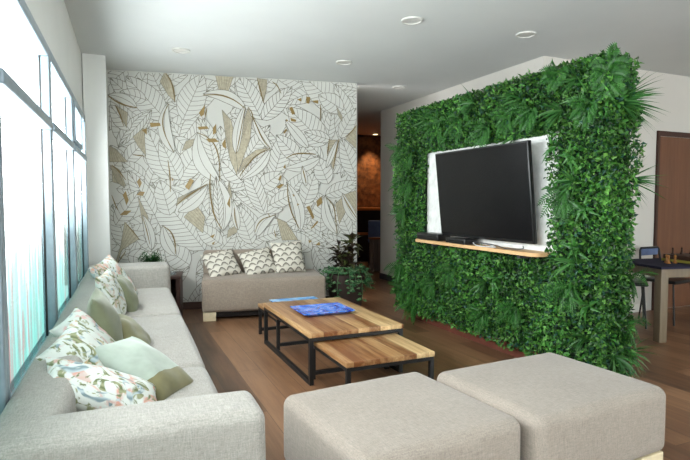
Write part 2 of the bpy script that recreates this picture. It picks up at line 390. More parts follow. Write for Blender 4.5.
# mural: painted leaf line drawing, layered as very thin paint films on the wall
MUR = [["v",[0.212,2.66],[-0.077,2.326],0.093,-0.13034134222805607],["v",[0.039,2.363],[0.011,1.995],0.107,-0.008920947743265628],["v",[0.256,1.87],[0.046,2.135],0.093,0.11041359214298904],["v",[0.167,1.544],[0.022,1.839],0.098,0.027329874879395283],["v",[-0.075,1.423],[0.191,1.741],0.096,0.11364384007664449],["v",[0.297,1.292],[-0.069,0.993],0.085,0.13067601651135632],["v",[0.026,1.194],[0.25,0.91],0.106,-0.019151440011771215],["v",[0.282,0.739],[-0.097,0.764],0.082,0.025522232221609042],["v",[0.172,0.124],[-0.019,0.604],0.102,0.14729689346064453],["v",[-0.072,0.062],[0.249,0.456],0.104,0.020732251042297034],["v",[0.235,2.378],[0.445,2.77],0.079,-0.13096182685643118],["v",[0.162,2.28],[0.549,2.039],0.084,-0.10477038766415712],["v",[0.148,1.823],[0.374,2.071],0.092,-0.13651792695118914],["v",[0.142,1.6],[0.511,1.965],0.088,0.14955268361273297],["v",[0.383,1.478],[0.13,1.67],0.076,-0.027619159314902747],["v",[0.073,1.365],[0.529,1.233],0.08,0.13759782792253653],["v",[0.541,1.046],[0.14,0.941],0.093,0.028695071520591142],["v",[0.088,0.606],[0.472,0.758],0.085,0.06609337564324153],["v",[0.021,0.462],[0.428,0.513],0.089,-0.14656275409073427],["v",[0.034,0.202],[0.46,0.126],0.093,-0.1319758468116831],["v",[0.604,2.356],[0.446,2.705],0.096,0.07141028677561029],["v",[0.532,2.127],[0.318,2.578],0.078,-0.013106361109086223],["v",[0.637,2.199],[0.386,1.895],0.082,0.02868645175726095],["v",[0.434,1.607],[0.484,1.941],0.09,0.07055195450355287],["v",[0.394,1.367],[0.519,1.727],0.075,-0.019429703840153717],["v",[0.601,1.493],[0.429,1.131],0.101,-0.01847078023158391],["v",[0.654,1.235],[0.418,0.837],0.103,-0.014669344714433236],["v",[0.603,0.746],[0.257,0.82],0.1,0.10154291370846766],["v",[0.336,0.27],[0.497,0.703],0.1,-0.046415158533720496],["v",[0.349,0.031],[0.456,0.407],0.081,-0.02492829123795312],["v",[0.541,2.458],[0.849,2.647],0.068,0.13298035077573264],["v",[0.999,2.291],[0.533,2.064],0.104,-0.08337277911830362],["v",[0.846,1.762],[0.632,2.128],0.079,-0.04767938578940009],["v",[0.81,1.744],[0.495,1.942],0.1,-0.13647695697439205],["v",[0.536,1.331],[0.981,1.574],0.103,0.023086021205835444],["v",[0.519,1.351],[0.692,1.001],0.094,0.007489240624747456],["v",[0.813,0.736],[0.521,1.004],0.078,0.10849941493790008],["v",[0.784,0.789],[0.563,0.488],0.089,0.09504325416507686],["v",[0.406,0.259],[0.832,0.485],0.1,-0.14774858395568727],["v",[0.511,0.154],[0.87,0.014],0.078,0.008179853528004932],["v",[0.872,2.384],[0.93,2.715],0.07,-0.11194101412702012],["v",[0.609,2.32],[1.093,2.423],0.071,0.0006360020264793986],["v",[1.013,2.252],[0.74,1.869],0.091,-0.041749624315804715],["v",[0.7,1.946],[1.004,1.639],0.096,-0.03592858136752389],["v",[0.987,1.728],[0.673,1.396],0.099,-0.03592059544471707],["v",[1.13,1.29],[0.762,1.116],0.087,0.06086419816676214],["v",[1.061,0.967],[0.695,0.875],0.089,0.05855074433215418],["v",[1.041,0.826],[0.592,0.599],0.105,-0.03772929094252417],["v",[0.968,0.579],[0.93,0.14],0.073,0.09396651178194762],["v",[0.841,-0.162],[0.969,0.301],0.097,0.019153186377818848],["v",[0.879,2.53],[1.235,2.537],0.098,-0.13670614169417383],["v",[0.918,2.241],[1.187,2.507],0.069,0.10246067237623166],["v",[1.164,1.731],[0.94,2.173],0.105,0.02372292570631676],["v",[1.139,1.641],[1.191,2.084],0.096,-0.11797689075515633],["v",[0.969,1.478],[1.336,1.328],0.09,0.09841779934764897],["v",[1.066,1.531],[1.06,1.063],0.098,-0.0318810151825189],["v",[1.206,1.155],[0.956,0.81],0.071,9.288318886774283e-05],["v",[1.182,0.517],[1.18,0.897],0.095,0.07683480660578243],["v",[1.36,0.432],[0.896,0.396],0.103,-0.10520178043264888],["v",[0.833,-0.011],[1.214,0.202],0.085,0.06567319227331556],["v",[1.215,2.824],[1.351,2.4],0.08,-0.08030844736511046],["v",[1.435,2.441],[1.295,1.971],0.084,0.10609184187182921],["v",[1.313,2.253],[1.378,1.917],0.087,-0.03517496913531974],["v",[1.381,2.024],[1.162,1.569],0.073,0.14736537940252972],["v",[1.572,1.532],[1.074,1.423],0.1,0.017136374178015168],["v",[1.186,1.013],[1.45,1.35],0.097,0.1380776614975475],["v",[1.293,1.262],[1.334,0.769],0.095,0.13761440862127802],["v",[1.307,0.928],[1.449,0.551],0.075,0.06142029466139454],["v",[1.385,0.588],[1.364,0.055],0.08,-0.023011413013283716],["v",[1.14,0.378],[1.566,0.072],0.079,-0.04300167459467738],["v",[1.363,2.539],[1.772,2.542],0.085,-0.004229841207043172],["v",[1.299,2.223],[1.703,2.358],0.089,-0.11424699004735621],["v",[1.312,2.168],[1.707,1.838],0.104,-0.1209283042080212],["v",[1.586,1.551],[1.66,2.051],0.079,0.05276615843914445],["v",[1.596,1.686],[1.543,1.183],0.106,0.05184751503031104],["v",[1.757,1.322],[1.341,1.304],0.096,0.053563152390481455],["v",[1.695,0.832],[1.407,1.215],0.075,0.11697577518220817],["v",[1.393,0.687],[1.736,0.84],0.081,0.06614321093914399],["v",[1.682,0.207],[1.419,0.575],0.08,-0.09708563155203956],["v",[1.445,-0.152],[1.461,0.317],0.097,-0.04223329626056262],["v",[1.608,2.479],[1.856,2.745],0.088,-0.07584111237053719],["v",[1.928,2.544],[1.71,2.163],0.089,0.08151311442828527],["v",[1.59,2.098],[1.896,1.845],0.072,-0.116194567312989],["v",[1.74,1.904],[1.893,1.55],0.084,0.07299523515519071],["v",[1.982,1.346],[1.663,1.551],0.084,-0.09190846559840465],["v",[1.709,1.406],[1.826,1.02],0.099,-0.14097376352035146],["v",[1.61,0.8],[2.022,0.932],0.09,0.024917007184635853],["v",[1.862,0.374],[1.703,0.764],0.102,-0.0047783485870647735],["v",[1.519,0.359],[2.035,0.334],0.094,-0.0024382371311459095],["v",[1.68,0.35],[1.839,-0.098],0.069,0.00013411252062311974],["v",[2.28,2.517],[1.772,2.709],0.103,-0.10932366445532386],["v",[1.845,2.361],[2.254,2.245],0.077,-0.12664910517946287],["v",[2.121,2.204],[1.88,1.72],0.095,-0.10969299879555086],["v",[1.83,1.644],[2.288,1.878],0.097,-0.0469221398282286],["v",[1.901,1.239],[2.192,1.583],0.098,-0.004499471971817104],["v",[1.745,1.421],[2.094,1.237],0.074,-0.0008579884321701925],["v",[2.245,1.057],[1.806,0.828],0.08,-0.010678407272141643],["v",[1.919,0.943],[2.15,0.439],0.096,-0.03992016870799364],["v",[2.128,0.263],[1.796,0.505],0.068,-0.08730148168204722],["v",[2.232,0.231],[1.842,0.145],0.076,-0.09877082574845403],["v",[2.02,2.705],[2.396,2.662],0.074,-0.002917456213829467],["v",[2.355,2.519],[1.934,2.36],0.096,-0.13466517126729644],["v",[1.928,2.122],[2.487,2.047],0.076,-0.1217187425738172],["v",[2.374,1.715],[2.062,2.004],0.073,-0.13443263588668117],["v",[2.208,1.337],[2.317,1.781],0.105,-0.05983555356732802],["v",[2.075,1.056],[2.272,1.508],0.081,-0.12188523697095958],["v",[2.405,0.741],[2.1,0.942],0.069,-0.12283966984061585],["v",[1.921,0.859],[2.396,0.684],0.103,-0.08979344464868763],["v",[2.211,0.123],[2.399,0.65],0.105,-0.1397364570595783],["v",[1.999,0.021],[2.361,0.133],0.079,0.10497168618380234],["v",[2.513,2.865],[2.255,2.425],0.105,-0.09761070049375367],["v",[2.376,2.09],[2.625,2.506],0.104,-0.041152364458834786],["v",[2.396,1.903],[2.482,2.356],0.078,-0.09907705596003623],["v",[2.552,1.555],[2.44,1.98],0.087,-0.10383317208660581],["v",[2.758,1.677],[2.234,1.561],0.095,-0.12087377312760329],["v",[2.581,0.935],[2.23,1.364],0.102,-0.015028699934970469],["v",[2.643,1.084],[2.415,0.702],0.071,-0.030200091480734395],["v",[2.721,0.666],[2.36,0.834],0.071,0.044741680943367335],["v",[2.257,0.69],[2.551,0.269],0.091,-0.14650269200181462],["v",[2.354,0.227],[2.446,-0.26],0.084,0.08434445390224518],["v",[2.914,2.539],[2.511,2.606],0.075,-0.12626157617274353],["v",[2.465,2.476],[3.048,2.417],0.076,0.11798514482759373],["v",[2.565,2.344],[2.66,1.819],0.092,0.04254163537677427],["v",[2.887,1.919],[2.598,1.508],0.085,-0.11671666437715347],["v",[2.673,1.304],[2.839,1.681],0.089,-0.010747765080748678],["v",[2.873,1.52],[2.599,1.132],0.071,0.015810738547920672],["v",[2.892,0.758],[2.585,1.161],0.076,-0.044836168353333664],["v",[2.97,0.772],[2.609,0.615],0.076,-0.10041508656098805],["v",[2.564,0.113],[2.99,0.517],0.092,0.12940366278125612],["v",[2.425,0.018],[2.978,0.18],0.105,-0.0047427872708945],["v",[0.312,2.305],[0.032,2.561],0.09,0],["v",[0.602,2.131],[0.195,2.591],0.147,0],["v",[0.783,2.137],[1.007,2.658],0.147,0],["v",[0.098,1.831],[0.457,2.235],0.102,0],["v",[1.66,2.169],[1.371,2.7],0.124,0],["v",[1.66,2.169],[2.012,2.564],0.102,0],["v",[2.649,2.299],[2.107,2.719],0.169,0],["v",[2.736,2.112],[2.527,2.625],0.102,0],["v",[2.588,1.988],[2.786,2.352],0.09,0],["v",[2.787,1.511],[2.6,1.988],0.113,0],["v",[2.404,1.9],[1.963,2.319],0.169,0],["v",[1.771,1.454],[1.962,2.086],0.124,0],["v",[0.633,1.466],[0.401,2.036],0.147,0],["v",[0.719,1.467],[1.018,1.899],0.136,0],["v",[1.437,1.451],[1.192,1.699],0.113,0],["v",[1.002,0.672],[0.421,1.442],0.226,0],["v",[1.897,1.126],[1.334,1.335],0.113,0],["v",[1.533,0.73],[1.377,1.185],0.113,0],["v",[2.403,1.304],[2.825,1.463],0.09,0],["v",[2.148,1.196],[2.282,1.577],0.113,0],["v",[2.44,1.436],[2.306,1.755],0.113,0],["v",[0.435,2.212],[0.097,1.809],0.056,0],["v",[0.198,0.689],[0.023,1.187],0.113,0],["v",[0.834,0.504],[0.567,0.703],0.136,0],["v",[2.341,0.86],[2.366,1.292],0.124,0],["v",[1.462,1.704],[1.752,2.114],0.09,0],["v",[1.125,1.641],[1.011,2.168],0.102,0],["v",[1.078,0.555],[1.352,0.873],0.102,0],["v",[2.242,0.645],[1.919,0.866],0.102,0],["v",[2.712,0.488],[2.316,0.644],0.102,0],["v",[0.176,0.633],[0.458,0.548],0.102,0],["v",[0.627,1.074],[0.527,1.465],0.124,0],["v",[0.396,2.341],[0.13,2.416],0.079,0],["v",[2.102,1.716],[1.821,2.001],0.102,0],["v",[1.415,2.669],[1.037,2.459],0.068,0],["v",[0.74,1.467],[0.535,1.908],0.113,0],["v",[0.467,1.075],[0.195,1.571],0.102,0],["v",[0.059,0.967],[0.315,1.353],0.102,0],["v",[1.192,0.725],[0.907,0.959],0.102,0],["v",[2.465,1.96],[2.151,2.046],0.068,0],["v",[1.608,1.36],[1.888,1.572],0.102,0],["v",[1.243,1.243],[1.091,1.561],0.068,0],["v",[2.712,0.819],[2.525,1.244],0.09,0],["v",[0.224,2.009],[0.026,2.271],0.09,0],["v",[1.686,1.068],[1.439,1.704],0.102,0],["v",[0.945,0.558],[1.257,0.527],0.102,0],["v",[1.745,1.185],[2.101,1.362],0.09,0],["v",[2.625,2.322],[2.321,2.486],0.113,0],["t",[[1.138,2.665],[1.348,2.665],[1.268,2.436],[1.19,2.433]]],["t",[[1.21,2.265],[1.309,2.156],[1.384,1.817],[1.37,1.519],[1.293,1.701],[1.251,1.928]]],["t",[[1.502,2.3],[1.546,2.187],[1.521,1.935],[1.381,1.565],[1.361,1.771],[1.432,2.104]]],["t",[[1.381,1.542],[1.439,1.704],[1.589,1.822],[1.727,1.848],[1.565,1.729]]],["t",[[0.6,2.657],[0.662,2.573],[0.701,2.333],[0.628,2.407],[0.546,2.545]]],["t",[[0.077,2.273],[0.207,2.192],[0.194,2.029],[0.135,2.136]]],["t",[[0.254,1.933],[0.369,2.035],[0.385,1.728],[0.303,1.836]]],["t",[[0.011,1.829],[0.077,1.798],[0.197,1.659],[0.013,1.656]]],["t",[[0.032,1.623],[0.113,1.57],[0.171,1.396],[0.038,1.439]]],["t",[[0.767,1.792],[0.812,1.904],[0.953,1.942],[0.854,1.827]]],["t",[[1.607,2.64],[1.722,2.629],[1.709,2.491],[1.674,2.364]]],["t",[[2.539,2.366],[2.612,2.25],[2.612,2.179],[2.563,2.248]]],["t",[[2.649,1.977],[2.799,2.15],[2.805,1.849]]],["t",[[2.453,1.96],[2.44,1.746],[2.501,1.604],[2.538,1.819],[2.575,1.963]]],["t",[[0.012,1.623],[0.092,1.57],[0.16,1.374],[0.079,1.439]]],["t",[[0.693,1.175],[0.716,1.265],[1.034,1.425],[0.847,1.333]]],["t",[[0.777,1.051],[0.91,1.197],[1.007,1.049],[0.982,0.867]]],["t",[[1.279,1.472],[1.311,1.301],[1.287,1.151],[1.255,1.3]]],["t",[[1.249,0.805],[1.261,0.897],[1.375,0.966],[1.363,0.873]]],["t",[[2.525,1.196],[2.637,1.305],[2.662,1.123],[2.575,0.954]]],["t",[[2.625,1.305],[2.8,1.366],[2.8,1.049]]],["t",[[1.821,1.032],[1.932,0.984],[2.074,0.768],[1.883,0.771]]],["t",[[0.152,1.0],[0.294,0.809],[0.115,0.69],[0.071,0.547],[0.05,0.559],[0.106,0.746]]],["t",[[0.293,1.286],[0.393,1.064],[0.429,0.729],[0.348,0.909]]],["p",[0.681,1.768],[0.626,2.319],0.09,0.25],["p",[1.479,2.276],[1.004,2.435],0.09,-0.25],["p",[1.361,1.771],[1.468,2.332],0.068,0.1],["p",[1.773,1.826],[1.547,2.21],0.056,0.1],["p",[1.75,1.825],[1.403,1.474],0.068,0.2],["p",[2.343,1.744],[1.912,1.619],0.079,0.2],["p",[2.198,1.859],[1.927,2.178],0.079,0],["p",[2.098,0.863],[1.935,1.455],0.079,-0.2],["p",[1.374,0.896],[1.322,1.243],0.056,0],["p",[1.205,0.887],[1.069,1.561],0.102,-0.25],["p",[0.713,1.107],[1.045,1.413],0.079,-0.2],["p",[0.684,0.61],[0.55,0.962],0.079,0.2],["p",[1.58,0.823],[1.815,1.079],0.09,0.3],["p",[2.55,0.833],[2.403,1.304],0.079,0.25],["p",[2.8,0.976],[2.612,1.329],0.068,0.1],["p",[1.167,1.448],[0.943,2.009],0.113,0.3],["p",[0.428,0.684],[0.341,1.076],0.068,-0.1],["p",[0.301,2.25],[0.008,2.378],0.068,-0.2],["p",[2.173,1.41],[2.126,1.646],0.045,0],["p",[2.416,1.626],[2.551,1.963],0.045,0],["v",[1.172,0.899],[1.135,1.516],0.056,0],["g",[[0.011,2.367],[0.098,2.307],[0.199,2.268],[0.307,2.251]],0.0181],["g",[[0.6,2.657],[0.662,2.551],[0.692,2.443],[0.699,2.327]],0.0147],["g",[[0.087,2.263],[0.125,2.178],[0.164,2.05]],0.0147],["g",[[0.637,2.308],[0.582,2.196],[0.569,2.074],[0.599,1.943],[0.681,1.779]],0.0136],["g",[[1.003,2.42],[1.135,2.43],[1.234,2.42],[1.356,2.373],[1.468,2.29]],0.0181],["g",[[0.943,1.998],[1.052,1.945],[1.128,1.856],[1.17,1.699],[1.176,1.46]],0.0158],["g",[[1.607,2.64],[1.64,2.511],[1.679,2.364]],0.0136],["g",[[1.779,2.609],[1.837,2.566],[1.882,2.477]],0.0136],["g",[[1.554,2.204],[1.602,2.086],[1.67,1.939],[1.75,1.837]],0.0147],["g",[[1.399,1.519],[1.484,1.636],[1.588,1.753],[1.744,1.837]],0.0147],["g",[[0.25,1.737],[0.384,1.723]],0.0113],["g",[[2.799,2.161],[2.736,2.076],[2.649,2.001]],0.0136],["g",[[2.453,1.972],[2.428,1.77]],0.0136],["g",[[2.575,1.975],[2.538,1.831],[2.501,1.616]],0.0158],["g",[[1.936,1.73],[2.007,1.773],[2.091,1.79],[2.198,1.793],[2.294,1.779]],0.0169],["g",[[2.126,1.634],[2.149,1.54],[2.173,1.445]],0.0147],["g",[[0.032,1.623],[0.102,1.559],[0.172,1.462]],0.0136],["g",[[0.025,1.297],[0.054,1.209],[0.083,1.132]],0.0124],["g",[[0.616,1.689],[0.634,1.522],[0.636,1.332]],0.0147],["g",[[0.698,1.181],[0.791,1.265],[0.912,1.345],[1.04,1.425]],0.0169],["g",[[1.074,1.538],[1.066,1.357],[1.096,1.129],[1.139,1.002],[1.194,0.91]],0.0192],["g",[[1.332,1.151],[1.342,1.024],[1.369,0.908]],0.0136],["g",[[0.555,0.951],[0.634,0.883],[0.675,0.769],[0.678,0.633]],0.0169],["g",[[0.34,1.054],[0.38,0.897],[0.408,0.751]],0.0113],["g",[[0.152,1.0],[0.233,0.899],[0.299,0.809]],0.0124],["g",[[1.951,1.432],[1.957,1.267],[2.004,1.078],[2.091,0.899]],0.0169],["g",[[2.411,1.28],[2.501,1.172],[2.525,1.051],[2.544,0.845]],0.0136],["g",[[2.617,1.305],[2.699,1.159],[2.8,1.013]],0.0158],["g",[[1.569,0.87],[1.604,0.963],[1.674,1.027],[1.809,1.067]],0.0147],["g",[[1.502,2.311],[1.547,2.233],[1.557,2.142]],0.0113],["g",[[1.361,1.771],[1.397,1.931],[1.468,2.298]],0.0113],["g",[[0.071,0.547],[0.113,0.613],[0.156,0.678]],0.0102],["g",[[2.344,2.369],[2.35,2.276],[2.344,2.181]],0.0147],["g",[[1.79,0.891],[1.813,0.796]],0.0113],["g",[[1.721,1.091],[1.744,1.033]],0.0102],["g",[[1.022,2.168],[1.045,2.281]],0.0113],["d",[[0.957,2.222],[1.024,2.314],[1.011,2.201],[0.978,2.178]]],["d",[[0.944,2.065],[1.042,2.074],[1.064,2.046],[0.955,2.032]]],["d",[[1.108,2.059],[1.142,2.105],[1.141,2.004],[1.107,1.98]]],["d",[[1.03,1.933],[1.129,1.941],[1.173,1.903],[1.062,1.894]]],["d",[[1.206,1.881],[1.245,1.95],[1.25,1.825],[1.216,1.847]]],["d",[[0.433,2.092],[0.538,2.095],[0.548,2.063],[0.443,2.043]]],["d",[[0.348,2.012],[0.401,2.03],[0.399,1.959]]],["d",[[1.975,2.319],[2.01,2.332],[2.045,2.252],[2.01,2.239]]],["d",[[1.986,2.203],[2.057,2.183],[2.051,2.159],[1.998,2.163]]],["d",[[2.07,2.416],[2.117,2.441],[2.117,2.395]]],["d",[[2.177,2.456],[2.224,2.452],[2.212,2.375],[2.176,2.38]]],["d",[[2.248,2.412],[2.32,2.421],[2.32,2.38],[2.272,2.39]]],["d",[[1.939,2.19],[1.962,2.168],[1.939,2.155]]],["d",[[1.903,2.027],[1.938,2.08],[1.944,2.051],[1.915,2.015]]],["d",[[0.285,1.441],[0.317,1.485],[0.337,1.43],[0.315,1.375]]],["d",[[0.283,1.297],[0.315,1.336],[0.367,1.331],[0.345,1.286]]],["d",[[0.138,1.297],[0.17,1.341],[0.199,1.242],[0.177,1.187]]],["d",[[0.102,1.077],[0.155,1.126],[0.227,1.126],[0.174,1.077]]],["d",[[0.793,1.389],[0.849,1.485],[0.892,1.463],[0.836,1.355]]],["d",[[1.841,1.478],[1.865,1.536],[1.882,1.513],[1.864,1.466]]],["d",[[1.817,1.396],[1.876,1.431],[1.911,1.426],[1.852,1.373]]],["d",[[2.293,1.232],[2.354,1.286],[2.366,1.208],[2.305,1.16]]],["d",[[2.172,1.161],[2.208,1.178],[2.268,1.041],[2.25,1.011]]],["d",[[2.219,0.898],[2.304,0.999],[2.316,0.98],[2.255,0.915]]],["d",[[2.005,1.314],[2.035,1.303],[2.023,1.279]]],["d",[[2.064,1.208],[2.088,1.19],[2.064,1.173]]],["d",[[1.059,0.831],[1.115,0.853],[1.092,0.808]]],["d",[[1.08,0.75],[1.12,0.773],[1.091,0.727]]],["d",[[2.279,0.705],[2.328,0.746],[2.34,0.703]]],["d",[[2.194,0.766],[2.243,0.759],[2.206,0.73]]],["d",[[1.253,1.197],[1.288,1.289],[1.287,1.151]]],["d",[[1.9,1.619],[1.924,1.666],[1.93,1.619]]],["d",[[0.655,1.489],[0.676,1.466],[0.654,1.455]]]]
mm = MB(); layer = [0]
def clip(poly):
    def cut(ps, ax, lim, sgn):
        out = []
        for i in range(len(ps)):
            a, b = ps[i-1], ps[i]; ia = (a[ax]-lim)*sgn <= 0; ib = (b[ax]-lim)*sgn <= 0
            if ia != ib:
                k = (lim-a[ax])/(b[ax]-a[ax]); out.append((a[0]+(b[0]-a[0])*k, a[1]+(b[1]-a[1])*k))
            if ib: out.append(b)
        return out
    for ax, lim, sg in ((0, WL-.012, 1), (0, .01, -1), (1, CEIL-.01, 1), (1, .085, -1)):
        poly = cut(poly, ax, lim, sg)
        if len(poly) < 3: return None
    return poly
def tint(poly, mi, up=True):
    if up: layer[0] += 1
    p = clip(list(poly))
    if p is None: return
    y = -.0004-layer[0]*.00004
    ar = sum(p[i-1][0]*p[i][1]-p[i][0]*p[i-1][1] for i in range(len(p)))
    if ar < 0: p = p[::-1]
    mm.add([(x, y, z) for x, z in p], [tuple(range(len(p)))], mi)
def ribbon(pts, w, mi, taper=False):
    n = len(pts)
    for i in range(n-1):
        a, b = Vector(pts[i]), Vector(pts[i+1]); d = b-a
        if d.length < 1e-6: continue
        q = Vector((-d.y, d.x)).normalized()
        wa = w*(1-.6*abs(2*i/(n-1)-1)) if taper else w; wb_ = w*(1-.6*abs(2*(i+1)/(n-1)-1)) if taper else w
        tint([tuple(a+q*wa/2), tuple(b+q*wb_/2), tuple(b-q*wb_/2), tuple(a-q*wa/2)], mi, False)
def smooth(pts, k=6):
    P = [Vector(p) for p in pts]; out = []
    for i in range(len(P)-1):
        p0 = P[max(i-1, 0)]; p1 = P[i]; p2 = P[i+1]; p3 = P[min(i+2, len(P)-1)]
        for j in range(k):
            t = j/k; out.append(tuple(.5*((2*p1)+(p2-p0)*t+(2*p0-5*p1+4*p2-p3)*t*t+(3*p1-p0-3*p2+p3)*t**3)))
    out.append(tuple(P[-1])); return out
LWD = .0056
def mleaf(b, t, hw, c, kind):
    b = Vector(b); t = Vector(t); d = t-b; L = d.length; u = d/L; q = Vector((-u.y, u.x)); N = 14
    mid = lambda s: b+d*s+q*(c*L*4*s*(1-s)*.5)
    wd = lambda s: hw*(math.sin(math.pi*min(1, s**.8))**.75)
    A = [mid(i/N)+q*wd(i/N) for i in range(N+1)]; B = [mid(i/N)-q*wd(i/N) for i in range(N+1)]
    tint([tuple(p) for p in A]+[tuple(p) for p in B[-2:0:-1]], 0)
    layer[0] += 1
    ribbon([tuple(p) for p in A], LWD, 1); ribbon([tuple(p) for p in B], LWD, 1); ribbon([tuple(mid(i/N)) for i in range(N+1)], LWD*.9, 1)
    if kind == 'v':
        nv = max(4, int(L/.052))
        for i in range(1, nv):
            s = i/nv; e = min(.985, s+.13+.02*rng.random())
            for sg in (1, -1):
                p0 = mid(s); p1 = mid(e)+q*sg*wd(e)*.97; pm = (p0+p1)/2+u*(-.006)
                ribbon([tuple(p0), tuple(pm), tuple(p1)], LWD*.85, 1)
for e in MUR:
    if e[0] in 'vp': mleaf(e[1], e[2], e[3]*(.78 if e[0] == 'p' else 1), e[4], e[0])
    elif e[0] == 't':
        tint(e[1], 2); layer[0] += 1
        P = [Vector(p) for p in e[1]]; k = min(range(len(P)), key=lambda i: -P[i].y); top = P[k]; low = min(P, key=lambda p: p.y)
        ax = (low-top); 
        for s in range(1, 6):    # fine hatching down the leaf
            a = P[0].lerp(P[1], s/6); bq = P[-1].lerp(P[-2], s/6)
            ribbon([tuple(a), tuple(bq)], .003, 1)
        ribbon([tuple(p) for p in P]+[tuple(P[0])], LWD*.8, 1)
    elif e[0] == 'g': layer[0] += 1; ribbon(smooth(e[1]), e[2]*1.0, 4, True)
    elif e[0] == 'd': tint(e[1], 3)
mo = mm.obj('leaf_mural', ['mural_white', 'mural_line', 'mural_tan', 'mural_gold', 'mural_dark_gold'], wb, False)
mo['label'] = 'line drawn leaf mural with gold accents'

# windows: bays of an aluminium window wall
ys = [-2.34, -1.43, -.29, .80, 1.89, 3.09, 4.23, 5.40]
NWIN = 7
for i in range(NWIN):
    y0, y1 = ys[i], ys[i+1]; e = .04
    w = bpy.data.objects.new('window_%d' % (i+1), None); COL.objects.link(w); struct(onwin(w))
    f = MB(); x0, x1 = -.012, .045
    for a, b in (((x0, y0, .486), (x1, y0+e, 1.999)), ((x0, y1-e, .486), (x1, y1-.001, 1.999)), ((x0, y0+e, .486), (x1, y1-e, .54)), ((x0, y0+e, 1.945), (x1, y1-e, 1.999))):
        f.box([(p+q)/2 for p, q in zip(a, b)], [q-p for p, q in zip(a, b)], .008)
    f.obj('frame', 'window_metal', w)
    bar('transom', (x0, y0+e, 1.583), (x1+.010, y1-e, 1.632), 'window_metal', w, .008)
    g = MB()
    for yy in (y0+e+.002, y1-e-.002): g.box((.003, yy, 1.26), (.008, .004, 1.44))
    g.obj('glazing_bead', 'black_metal', w, False)
    if i == 6:
        c = MB()
        for a, b in (((x0+.018, y0+e, 1.645), (x1+.01, y0+e+.05, 1.945)), ((x0+.018, y0+.62, 1.645), (x1+.01, y0+.67, 1.945)), ((x0+.018, y0+e+.05, 1.645), (x1+.01, y0+.62, 1.68)), ((x0+.018, y0+e+.05, 1.91), (x1+.01, y0+.62, 1.945))):
            c.box([(p+q)/2 for p, q in zip(a, b)], [q-p for p, q in zip(a, b)], .006)
        c.obj('casement', 'window_metal', w)
    bar('upper_pane', (-.004, y0+e, 1.632), (-.001, y1-e, 1.945), 'glass_clear', w)
    bar('lower_pane', (-.004, y0+e, .54), (-.001, y1-e, 1.583), 'glass_tint', w)

# door in the dining wall
d = bpy.data.objects.new('door_1', None); COL.objects.link(d); struct(d); d.location = (5.55, 4.05, 0)
bar('door_leaf', (.04, -.012, .005), (1.06, -.001, 1.95), 'door_wood', d)
fr = MB(); fr.box((.018, -.012, 1.005), (.036, .022, 2.01)); fr.box((1.082, -.012, 1.005), (.036, .022, 2.01)); fr.box((.55, -.012, 1.982), (1.028, .022, .056)); fr.obj('door_frame', 'side_wood', d, False)
hd = MB(); hd.tube([(.98, -.013, 1.0), (.98, -.06, 1.0), (.86, -.06, 1.0)], .01); hd.obj('door_handle', 'chrome', d)

# ceiling lights
def downlight(x, y, label, r=.085, glow='lamp_white'):
    t = thing('ceiling_downlight', label, 'ceiling light', (x, y, CEIL), 0, None)
    MB().lathe([(r*.80, -.004), (r*.82, -.012), (r*.96, -.012), (r, -.002), (r, 0)], n=28).obj('trim_ring', 'lamp_white', t)
    MB().lathe([(r*.8, -.006), (r*.8, -.001)], n=28).obj('diffuser', glow, t)
    return t
downlight(2.188, 3.683, 'round recessed ceiling light in the middle of the ceiling, second nearest')
downlight(3.258, 3.595, 'round recessed ceiling light nearest the top of the green wall')
downlight(.62, 5.269, 'round recessed ceiling light above the left of the mural')
downlight(2.198, 5.046, 'round recessed ceiling light above the right end of the mural')
downlight(3.296, 5.854, 'round recessed ceiling light at the mouth of the hallway')
downlight(5.10, 10.05, 'glowing amber spotlight on the hallway ceiling by the stone wall', .07, 'spot_glow')

# ---------------------------------------------------------------- long sofa
S = thing('long_sofa', 'long pale linen sofa with two arms under the window wall', 'sofa', (-.325, 1.46, 0), R(-1.5))
SL = 4.10
MB().box((.345, SL/2, .19), (.65, SL-.04, .24), .03).obj('base', 'sofa_fabric', S)
yy = [.212, 1.18, 2.46, SL-.352]
for a, b in zip(yy[:-1], yy[1:]):
    MB().box((.44, (a+b)/2, .355), (.52, b-a-.004, .15), .045, bulge=(.008, 0, .012), seg=5).obj('seat_cushion', 'sofa_fabric', S)
MB().box((.095, SL/2, .372), (.19, SL-.02, .525), .055, seg=5).obj('backrest', 'sofa_fabric', S)
MB().box((.355, .105, .355), (.72, .21, .55), .036, bulge=(.006, 0, .008), seg=6).obj('armrest', 'sofa_fabric', S)
MB().box((.355, SL-.175, .355), (.71, .35, .55), .04, bulge=(.006, .004, .008), seg=6).obj('armrest', 'sofa_fabric', S)
for x in (.08, .6):
    for y in (.1, SL/2, SL-.1): MB().box((x, y, .04), (.07, .07, .08), .006).obj('foot', 'pale_wood', S)

